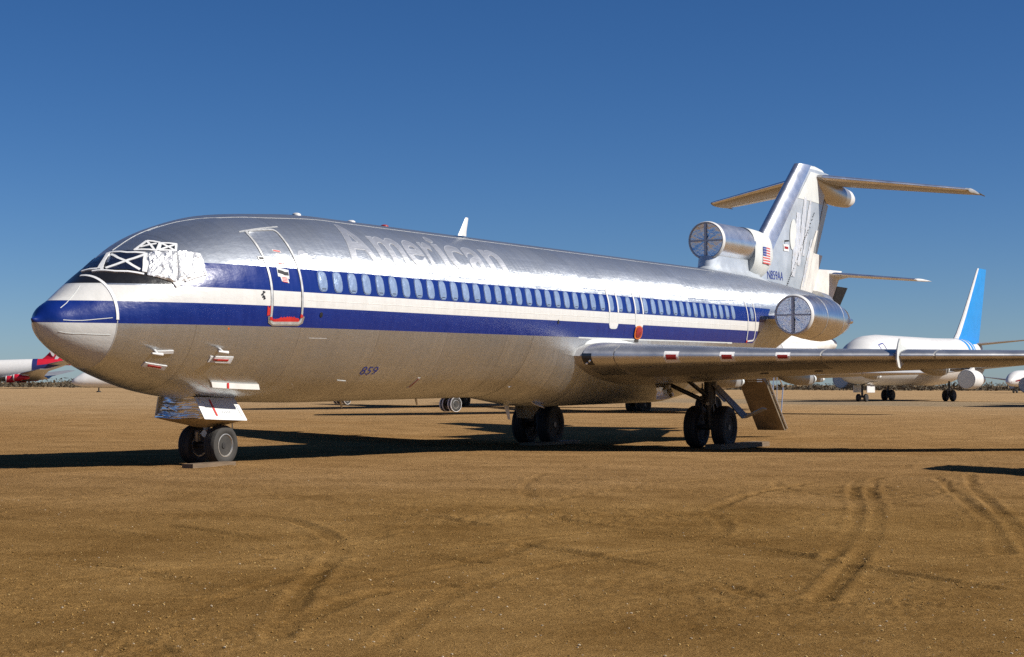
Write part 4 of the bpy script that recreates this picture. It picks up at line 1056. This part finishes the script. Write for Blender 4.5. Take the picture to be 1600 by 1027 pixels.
dquad(MB(), .0, 1.0, .86, 1.03, .006).obj("edge_tape", 'tape', gd); dquad(MB(), .93, 1.01, .3, 1.0, .008).obj("edge_tape", 'tape', gd); dquad(MB(), -.02, .13, .3, 1.02, .010).obj("edge_tape", 'tape', gd)
dquad(MB(), .30, .345, 0.1, .86, .007).obj("red_stripe", 'red', gd)
mb = MB()
for k in range(5): dquad(mb, .5 + k * .045, .525 + k * .045, .60, .70, .007)
mb.obj("door_writing", 'covertape', gd)
mb = MB(); P = []
for v in np.linspace(0, 1, 25):
    P.append([(3.94 - .02 * v + float(.10 * abs(vnoise(np.array(v * 1.9 + k * .25), np.array(k * .35), .33, 4)) + .06 * abs(vnoise(np.array(v * 2.2), np.array(k * .5 + v), .16, 6)) + .006 * rng.random()) - .10 * math.sin(math.pi * k), -.50 - .12 * v + (1.00 + .24 * v) * k, 1.47 - .41 * v + .012 * math.sin(9 * k)) for k in np.linspace(0, 1, 26)])
mb.grid(P); mb.obj("foil_apron", 'foil', gd, True, 45)
mb = MB(); P = [[(3.97, -.63, 1.055), (5.24, -.63, 1.0), (5.24, .63, 1.0), (3.97, .63, 1.055)], [(4.60, -.10, .86), (5.0, -.10, .86), (5.0, .10, .86), (4.60, .10, .86)]]
mb.grid(P, True, 0, False, True); mb.obj("paper_cover", 'card', gd, False)
mb = MB(); xx_ = np.linspace(3.76, 5.12, 14); tp_ = fus(xx_, np.full(14, -55.0), .02)
mb.grid(np.stack([tp_ + np.array([0, .05, 0]), tp_, tp_ + np.array([.03, -.005, -.11]), tp_ + np.array([.03, .06, -.11])], 1), True, 0, True, True); q = mb.obj("bay_side_cover", 'dirtywhite', plane)
mb = MB(); mb.grid([[tp_[4] + np.array([dx, -.012 - .005 * v, -.11 * v]) for dx in (0, .06)] for v in (0, 1)]); mb.obj("red_stripe", 'red', q)

for side in (-1, 1):
    gx_, gy_, gz_ = 24.04, 2.86 * side, .32
    st = MB().tube((gx_, gy_, .32), (gx_ - .05, gy_, 1.05), .11, .12, 16).tube((gx_ - .05, gy_, 1.0), (gx_ - .08, gy_ + side * .05, 2.0), .17, .19, 16).obj("main_gear_strut", 'strut', plane)
    MB().tube((gx_, gy_ - .6, gz_), (gx_, gy_ + .6, gz_), .085).obj("axle", 'strut', st)
    MB().tube((gx_, gy_, 1.0), (gx_ - .3, gy_ - side * 1.5, 1.7), .07, .06).obj("side_brace", 'strut', st)
    MB().tube((gx_ - .05, gy_, 1.15), (gx_ - 1.7, gy_ - side * .15, 1.82), .06, .06).obj("drag_brace", 'strut', st)
    MB().tube((gx_ + .14, gy_, .45), (gx_ + .5, gy_, .8), .05).tube((gx_ + .5, gy_, .8), (gx_ + .16, gy_, 1.2), .05).obj("torque_link", 'strut', st)
    MB().tube((gx_ - .2, gy_ + side * .1, 1.0), (gx_ - .2, gy_ + side * .1, 1.5), .03).tube((gx_ - .1, gy_ - side * .2, .5), (gx_ - .12, gy_ - side * .2, 1.6), .02).tube((gx_ - .18, gy_ - .1, .5), (gx_ - .2, gy_ - .1, 1.7), .015).obj("brake_hose", 'strut', st)
    MB().lathe([(-.05, .05), (0, .06)], (gx_ - .18, gy_ - .02, 1.0), 'x', 10).obj("gear_fitting", 'rim', st)
    # leg door: long panel sloping outboard, with a flat lower leaf
    mb = MB(); mb.hexa([(23.7, gy_ + side * .18, 1.55), (24.15, gy_ + side * .18, 1.55), (24.15, gy_ + side * .22, 1.55), (23.7, gy_ + side * .22, 1.55)], [(24.6, gy_ + side * .75, .56), (25.1, gy_ + side * .75, .62), (25.1, gy_ + side * .79, .62), (24.6, gy_ + side * .79, .56)])
    ld = mb.obj("leg_door", 'kruger', plane)
    mb = MB(); mb.hexa([(24.62, gy_ + side * .74, .56), (25.05, gy_ + side * .74, .56), (25.95, gy_ + side * 1.02, .80), (25.5, gy_ + side * 1.05, .84)], [(24.62, gy_ + side * .74, .60), (25.05, gy_ + side * .74, .60), (25.95, gy_ + side * 1.02, .84), (25.5, gy_ + side * 1.05, .88)]); mb.obj("lower_leaf", 'kruger', ld)
    for d in (-.43, .43): wheel(plane, gx_, gy_ + d, gz_, .622, .42, 'rubber', side, rim='shade_metal')
    # foil hanging from the wheel bay
    mb = MB(); P = [[(22.2 + 1.5 * u + .07 * rng.random(), side * (1.85 + .35 * math.sin(5 * u) * v + .12 * rng.random()), 1.95 - .85 * v * (1 - .35 * u) + .05 * rng.random()) for u in np.linspace(0, 1, 10)] for v in np.linspace(0, 1, 8)]
    mb.grid(P); mb.obj("bay_foil", 'foil', plane, True, 8)

mb = MB(); mb.hexa([(34.75, -.52, 1.52), (34.75, .52, 1.60), (34.9, .52, 1.66), (34.9, -.52, 1.60)], [(36.62, -.52, -.22), (36.62, .52, -.22), (36.82, .52, -.22), (36.82, -.52, -.22)])
a_st = mb.obj("air_stair", 'stair', plane)
mb = MB(); mb.hexa([(33.6, -.52, 2.02), (33.6, .52, 2.02), (33.8, .52, 2.1), (33.8, -.52, 2.1)], [(34.75, -.52, 1.5), (34.75, .52, 1.56), (34.9, .52, 1.66), (34.9, -.52, 1.60)]); mb.obj("stair_ramp", 'stair', a_st)
mb = MB()
for k in range(8):
    t = (k + .5) / 8; mb.box((35.05 + 1.75 * t, 0, 1.48 - 1.6 * t), (.24, 1.0, .03))
mb.obj("stair_treads", 'satin', a_st)
for y in (-.48, .48):
    MB().tube((35.5, y, 1.05), (35.75, y, 2.1), .02).tube((36.35, y, .2), (36.6, y, 1.35), .02).tube((35.75, y, 2.1), (36.6, y, 1.35), .025).tube((35.95, y, .6), (36.0, y, 1.95), .015).obj("handrail", 'polish', a_st)
MB().tube((34.9, -.56, 1.62), (36.75, -.56, -.15), .035, .035, 8).obj("stair_stringer", 'rim', a_st)
mb = MB()
for k in range(5): mb.box((33.0 + .02 * k, -.75, 1.86 - k * .07), (.5, .35, .03))
mb.obj("tail_grille", 'satin', plane, False)

# planks under the wheels
def plank(label, x, y, sx, sy, sz, rz, dz=0.0):
    p = thing("wooden_plank", label, "plank", (x, y, float(base_h(np.array(x), np.array(y))) + dz), R(rz), 0, "planks under the wheels")
    mb = MB(); mb.box((0, 0, sz / 2), (sx, sy, sz)); mb.obj("board", 'wood', p, False)
    mb = MB(); mb.box((sx / 2 + .002, 0, sz / 2), (.004, sy * .96, sz * .92)); mb.obj("sawn_end", 'card', p, False)
plank("flat grey wooden plank lying in front of the nose wheels", 4.0, -.72, 1.35, .26, .09, 2, .0)
plank("dark thick plank sticking out behind the nearer main wheels", 24.6, -3.5, 3.4, .5, .14, -3, .02)
plank("dark thick plank under the farther main wheels in shade", 24.0, 2.4, 3.2, .5, .10, 2, .0)

# ------------------------------------------------------------------ the other trijets in the row
KEEP = {"radome", "fuselage", "wing", "leading_edge_slat", "wing_body_fairing", "fin", "upper_rudder", "lower_rudder", "stabilizer_fairing", "fairing_tip", "tailplane", "leading_edge_strip", "engine_nacelle", "intake_lip", "intake_cover", "center_engine_duct", "duct_fairing", "duct_pylon", "nose_gear_strut", "axle", "nose_gear_door", "foil_apron", "paper_cover", "main_gear_strut", "drag_brace", "wheel", "wheel_rim", "leg_door", "flap_track_fairing", "engine_pylon", "fin_tip_cap", "elevator"}
base = lambda o: o.name.split(".")[0]
def copy_jet(label, loc, rz, dress, drop=()):
    r = plane.copy(); C.objects.link(r); r.location = loc; r.rotation_euler = (0, 0, rz); r["label"] = label
    def rec(src, dst):
        for ch in src.children:
            if base(ch) not in KEEP or base(ch) in drop: continue
            c = ch.copy(); C.objects.link(c); c.parent = dst
            m = dress.get(base(ch))
            if m:
                for s in c.material_slots: s.link = 'OBJECT'; s.material = MT[m]
            rec(ch, c)
    rec(plane, r)
    return r
bpy.context.view_layer.update()
whited = dict(fuselage='dirtywhite', radome='dirtywhite', fin='dirtywhite', upper_rudder='black', lower_rudder='black', tailplane='white', wing='under', engine_nacelle='dirtywhite', center_engine_duct='dirtywhite', duct_fairing='dirtywhite', duct_pylon='dirtywhite', wing_body_fairing='dirtywhite', stabilizer_fairing='white', leading_edge_slat='white', nose_gear_door='black', foil_apron='black')  # nose gear door and foil apron blackened in place of their shadow
j2 = copy_jet("white trijet with a black lower rudder standing just behind the polished airliner", (53.04, 27.87, .10), -0.27177, whited, ('stabilizer_fairing',))
def wrap_wheels(r):
    for y in (-.33, .33):
        for dy, rr_ in ((-.10, .412), (.10, .412)):
            MB().lathe([(dy - .04, rr_ - .02), (dy - .04, rr_), (dy + .04, rr_), (dy + .04, rr_ - .02)], (GX + .04, y, GZ), 'y', 24, cap0=False, cap1=False).obj('wheel_wrap', 'tape', r)
wrap_wheels(j2)
j3 = copy_jet("distant white trijet almost hidden under the polished airliner's belly", (65.4, 42.75, .25), -0.02, whited)
wrap_wheels(j3)
copy_jet("trijet parked out of view whose wing tip shades the soil at right", (-14.3, -32.0, .28), 0.0, dict(fuselage='dirtywhite', radome='dirtywhite', wing_body_fairing='dirtywhite'))

# taped wheels: white bands round the far nose wheels
# ------------------------------------------------------------------ other airliners of the boneyard
def airliner(name, label, loc, rz, L=38.0, D=4.2, belly=1.5, span=34.0, fin_h=12.0, track=7.4, base_=13.0, wing_x=.42, body='white', tailm='white', engm='white', finedge=None, engs=((5.6, 1.2),), eng_r=1.05, extras=None, upsweep=.55, wing_z=.25, tail_z=.45, gear=True, sweep=.55, fin_x=.80, fin_c=.182, fin_tip=.56):
    a = thing(name, label, "airplane", loc, rz)
    r = D / 2; zc = belly + r
    kx = np.array([0, .004, .015, .04, .08, .13, .2, .6, .7, .8, .9, .97, 1.0]) * L
    kr = np.array([.03, .2, .38, .62, .84, .96, 1, 1, .97, .85, .60, .33, .12]) * r
    kz = np.array([-.45, -.44, -.40, -.28, -.12, -.03, 0, 0, .05 * upsweep / .55, .2 * upsweep / .55, .42 * upsweep / .55, .62 * upsweep / .55, .7 * upsweep / .55]) * r + zc
    x = np.concatenate([np.linspace(0, .2, 18) ** 1.3 / .2 ** .3 * L, np.linspace(.22, 1, 34) * L])
    rr, zz = np.interp(x, kx, kr), np.interp(x, kx, kz)
    ring = np.linspace(0, 2 * np.pi, 40, endpoint=False)
    mb = MB(); mb.grid([[(xx, q * math.cos(t), z + q * math.sin(t)) for t in ring] for xx, q, z in zip(x, rr, zz)], True, 0, True, True); fu = mb.obj("fuselage", body, a)
    surf = lambda xx, ang, o=.01: (xx, -(np.interp(xx, kx, kr) + o) * math.cos(ang), np.interp(xx, kx, kz) + (np.interp(xx, kx, kr) + o) * math.sin(ang))
    def foil_sec(xl, c, th, y, z, ax):
        xx, t = naca(12); t = t * th * c
        up = [(xl + c * q, s) for q, s in zip(xx, t)]; lo = [(xl + c * q, -s) for q, s in zip(xx[::-1], t[::-1])][1:-1]
        return [((p, y, z + s) if ax == 'z' else (p, s, z)) for p, s in up + lo]
    for s in (-1, 1):
        x0 = wing_x * L - .17 * L * .5; c0 = .19 * L
        rows = []
        for k in np.linspace(0, 1, 8):
            y = .3 + (span / 2 - .3) * k; xl = x0 + sweep * (y - .3); c = c0 * (1 - .76 * k) if k > .3 else c0 * (1 - .76 * k) + .03 * L * (1 - k / .3)
            rows.append(foil_sec(xl, c, .12 - .03 * k, s * y, belly + D * wing_z + .09 * y, 'z'))
        mb = MB(); mb.grid(rows, True, 0, True, True); mb.obj("wing", 'under', a, angle=50)
        rows = []
        for k in np.linspace(0, 1, 4):
            y = .2 + span * .17 * k; rows.append(foil_sec(.885 * L + .62 * (y - .2), .105 * L * (1 - .6 * k), .09, s * y, zc + r * tail_z * upsweep / .55 + .1 * y, 'z'))
        mb = MB(); mb.grid(rows, True, 0, True, True); mb.obj("tailplane", 'under', a, angle=50)
        for ey, back in engs:
            ex = x0 + sweep * ey - 2.0 * eng_r + back * 0; ez = belly + D * wing_z + .09 * ey - eng_r * 1.25
            mb = MB(); mb.lathe([(0, eng_r * .86), (.02, eng_r * .9), (.25 * eng_r, eng_r), (1.6 * eng_r, eng_r), (2.4 * eng_r, eng_r * .92), (2.45 * eng_r, eng_r * .70), (4.0 * eng_r, eng_r * .52), (4.6 * eng_r, eng_r * .25)], (ex, s * ey, ez), 'x', 28); e = mb.obj("engine", engm, a)
            MB().lathe([(-.03, eng_r * .86), (.0, eng_r * .8)], (ex, s * ey, ez), 'x', 28).obj("intake_cover", 'pale', e)
            MB().lathe([(.03, eng_r * .92), (.0, eng_r * .95), (.2 * eng_r, eng_r * 1.01), (.3 * eng_r, eng_r * 1.005)], (ex, s * ey, ez), 'x', 28, cap0=False, cap1=False).obj("intake_lip", 'white', e)
            MB().hexa([(ex + .8 * eng_r, s * ey - .15, ez + eng_r * .9), (ex + 4 * eng_r, s * ey - .15, ez + eng_r * .5), (ex + 4 * eng_r, s * ey + .15, ez + eng_r * .5), (ex + .8 * eng_r, s * ey + .15, ez + eng_r * .9)], [(ex + 1.9 * eng_r, s * ey - .12, ez + eng_r * 1.35), (ex + 5 * eng_r, s * ey - .12, ez + eng_r * 1.2), (ex + 5 * eng_r, s * ey + .12, ez + eng_r * 1.2), (ex + 1.9 * eng_r, s * ey + .12, ez + eng_r * 1.35)]).obj("engine_pylon", 'dirtywhite', e)
    rows = []; zb = zc + r * .55
    fx0, fc0 = fin_x * L, fin_c * L
    for k in np.linspace(0, 1, 6):
        z = zb + (fin_h - zb) * k; rows.append(foil_sec(fx0 + (fin_h - zb) * .80 * k + (-.03 * L * (1 - k) ** 6), fc0 * (1 - fin_tip * k) + .03 * L * (1 - k) ** 6, .10, 0, z, 'y'))
    mb = MB(); mb.grid(rows, True, 0, True, True); fi = mb.obj("fin", tailm, a, angle=50)
    if finedge:
        mb = MB(); P = []
        for row in rows:
            row = np.array(row); n_ = len(row); sel = np.concatenate([row[-2:], row[:4]]); P.append(sel + np.array([-.03, 0, 0]) + np.sign(sel[:, 1:2]) * np.array([0, .02, 0]))
        mb.grid(P); mb.obj("fin_leading_edge", finedge, fi)
    if gear:
        def leg(x, y, R_, w, dark='rubber', top=None):
            g = MB().tube((x, y, R_), (x, y, top or belly + .5), .12).obj("landing_gear", 'strut', a)
            for d in (-.42, .42):
                mb = MB(); mb.lathe([(-w / 2, R_ * .5), (-w / 2, R_ * .85), (-w * .3, R_), (w * .3, R_), (w / 2, R_ * .85), (w / 2, R_ * .5)], (x, y + d, R_), 'y', 22); mb.obj("wheel", dark, g)
        leg(.11 * L, 0, .42, .3); leg(.11 * L + base_, -track / 2, .62, .45); leg(.11 * L + base_, track / 2, .62, .45)
    return a, surf, fu
# white airliner with the bright blue tail
th_bt = R(90 - 36.3) - math.pi / 2
nx, ny = 150.3, 32.6
hd = va - R(0) ; 
def aft_heading(theta_deg):   # heading measured from the camera axis toward the right
    return va - R(theta_deg)
hz = aft_heading(36.3)
bt, sf, fu = airliner("jet_airliner", "white twin jet with a bright blue fin and blue hoops round its rear body", (nx - 4.1 * math.cos(hz), ny - 4.1 * math.sin(hz), 0), hz, 37.5, 5.4, 1.72, 34, 15.9, 7.2, 14.8, body='white', tailm='skyblue', engm='white', finedge='white', engs=((7.3, 0),), eng_r=1.06, tail_z=.80, fin_x=.775, fin_c=.215, fin_tip=.64)
for x0 in (28.2, 29.5, 30.6):
    mb = MB(); w_ = .75 if x0 < 30 else .5
    mb.grid([[sf(x + .9 * math.sin(t), t) for x in np.linspace(x0, x0 + w_, 4)] for t in np.linspace(-1.5, 1.57, 24)]); mb.obj("blue_hoop", 'skyblue', fu)
mb = MB(); mb.grid([[sf(x, t) for x in np.linspace(31.4, 37.2, 9)] for t in np.linspace(.75, 1.6, 8)]); mb.obj("blue_tail_panel", 'skyblue', fu)
mb = MB(); mb.grid([[sf(1.25 + .75 * q, t) for q in np.linspace(0, 1, 5)] for t in np.linspace(.42, .75, 6)]); mb.obj("cockpit_window", 'glass', fu)
mb = MB()
for ring in ((4.2, 5.1),):
    pts = [(4.2, -.25), (4.2, .75), (5.1, .75), (5.1, -.25), (4.2, -.25)]
    for (xa, ta), (xb, tb) in zip(pts[:-1], pts[1:]):
        P = []
        for k in np.linspace(0, 1, 8):
            x, t = xa + (xb - xa) * k, ta + (tb - ta) * k
            P.append([sf(x - (.05 if xa == xb else 0), t - (.025 if xa != xb else 0), .02), sf(x + (.05 if xa == xb else 0), t + (.025 if xa != xb else 0), .02)])
        mb.grid(P)
mb.obj("door_outline", 'blue', fu)
mb = MB(); P = [[sf(3.4 + 1.6 * u + .1 * rng.random(), -1.05 - .5 * v, .03 + .1 * rng.random()) for u in np.linspace(0, 1, 6)] for v in np.linspace(0, 1, 6)]; mb.grid(P); mb.obj("foil_apron", 'foil', fu, True, 8)
for y_ in (-.75, .75): MB().box((4.6, y_, 1.35), (1.9, .08, .75)).obj("nose_gear_door", 'white', bt, False)
mb = MB(); P = [[(9 + d0, y, 5.85 + h) for d0, y in ((-.3, 0), (0, -.06), (.4, 0), (0, .06))] for h in (0, .3)] + [[(9.25 + d0, 0, 7.0) for d0 in (-.05, 0, .2, 0)]]; mb.grid(P, True, 0, True, True); mb.obj("blade_aerial", 'white', fu)

# red tailed jumbo at the left, seen from its port side, nose out of frame
hz = aft_heading(82)
jp = Vector((CAM.x, CAM.y, 0)) + 485 * Vector((fx.x, fx.y, 0)).normalized() + (-126.5) * Vector((rx.x, rx.y, 0)).normalized()
jl = 66.0
jn = jp - jl * Vector((math.cos(hz), math.sin(hz), 0))
# camera sees its port side: tail to the right
jb, sf, fu = airliner("jet_airliner", "white jumbo jet with a red tail and red engines at the far left", (jn.x, jn.y, 0), hz, jl, 6.0, 2.0, 58, 18.5, 9, 25, body='white', tailm='jumbored', engm='jumbored', engs=((11.5, 0), (16.6, 0)), eng_r=.95, upsweep=.75, wing_x=.765, wing_z=.12, fin_x=.862, fin_c=.15)
mb = MB(); mb.grid([[sf(x, t, .03) for x in np.linspace(56.4, 65.6, 8)] for t in np.linspace(.15, 1.57, 8)]); mb.obj("red_tail_panel", 'jumbored', fu)
mb = MB(); mb.grid([[sf(x, t, .05) for x in np.linspace(55.0, 56.4, 3)] for t in np.linspace(-.6, 1.57, 10)]); mb.obj("navy_hoop", 'navy', fu)
mb = MB(); mb.grid([[sf(x, t, .04) for x in np.linspace(56.4, 65.2, 8)] for t in np.linspace(-.55, .15, 5)]); mb.obj("navy_tail_panel", 'navy', fu)
mb = MB()
for k in range(2):
    cx_, cz_ = (60.4 + k * 1.6, 10.4 - k * 1.2); t = np.linspace(0, 2 * np.pi, 14, endpoint=False); an = (1.9, .9)[k]
    mb.grid([[(cx_ + s * (1.3 * math.cos(q) * math.cos(an) - .5 * math.sin(q) * math.sin(an)), -.62, cz_ + s * (1.3 * math.cos(q) * math.sin(an) + .5 * math.sin(q) * math.cos(an))) for q in t] for s in (1, .02)], True)
mb.obj("white_petals", 'white', jb)

# white nose poking in behind the polished jet's chin
hz = aft_heading(62)
d = lambda depth, px: Vector((CAM.x, CAM.y, 0)) + depth * (Vector((fx.x, fx.y, 0)).normalized() + (px - 800) / 2632 * Vector((rx.x, rx.y, 0)).normalized())
p = d(300, 113)
airliner("jet_airliner", "plain white jet seen only by its drooping nose beyond the radome", (p.x, p.y, -.6), hz, 44, 3.9, 1.35, 30, 9.0, 5, 14, body='white', tailm='white', engs=())
# striped jet far right
hz = aft_heading(40)
p = d(400, 1574)
fr, sf, fu = airliner("jet_airliner", "far white jet with a dark maroon stripe beyond the blue tailed twin's engine", (p.x, p.y, 0), hz, 40, 4.0, 1.5, 34, 12, 6, 14, body='white', tailm='maroon', engs=((5.2, 0),), eng_r=.9)
mb = MB(); mb.grid([[sf(x, t, .02) for x in np.linspace(.5, 30, 24)] for t in np.linspace(-.22, .02, 4)]); mb.obj("maroon_stripe", 'maroon', fu)
# foil covered engine of a jet standing just outside the frame at right
hz = aft_heading(36)
p = d(150, 1603)
ex_, ey_ = .42 * 38 - .085 * 38 + .55 * 5.6 - 1.4, 5.6
airliner("jet_airliner", "stripped jet at the right edge showing only a foil wrapped engine", (p.x - ex_ * math.cos(hz) + ey_ * math.sin(hz), p.y - ex_ * math.sin(hz) - ey_ * math.cos(hz), -.35), hz, 38, 4.2, 1.5, 12.8, 12, 6, 13, body='white', tailm='white', engm='foil', engs=((5.6, 0),), eng_r=.72)

# ------------------------------------------------------------------ low scrub along the horizon
def scrub():
    n = 7000; V = []; F = []
    depth = rng.uniform(560, 760, n); lat = rng.uniform(-.5, .5, n) * depth * 1.3
    fxy = Vector((fx.x, fx.y, 0)).normalized(); rxy = Vector((rx.x, rx.y, 0)).normalized()
    for k in range(n):
        c = Vector((CAM.x, CAM.y, 0)) + fxy * depth[k] + rxy * lat[k]
        h = rng.uniform(.8, 3.4) * (0.55 + 0.45 * math.sin(lat[k] * .03) ** 2); w = rng.uniform(1.2, 4.0)
        for j in range(11):
            q = c + Vector((rng.normal(0, w * .5), rng.normal(0, w * .5), h * rng.random() ** 1.2)); s = rng.uniform(.2, .5); o = len(V)
            for _ in range(3): V.append(tuple(q + Vector(rng.normal(0, s, 3))))
            F.append((o, o + 1, o + 2))
    me = bpy.data.meshes.new("scrub"); me.from_pydata(V, [], F); me.materials.append(simple('dry scrub', (0.075, 0.058, 0.034), 0.9, 0, 0.4, .05)); me.update()
    o = bpy.data.objects.new("scrub", me); C.objects.link(o); o["kind"] = "stuff"; o["label"] = "low brown scrub along the far edge of the field"; o["category"] = "scrub"
scrub()
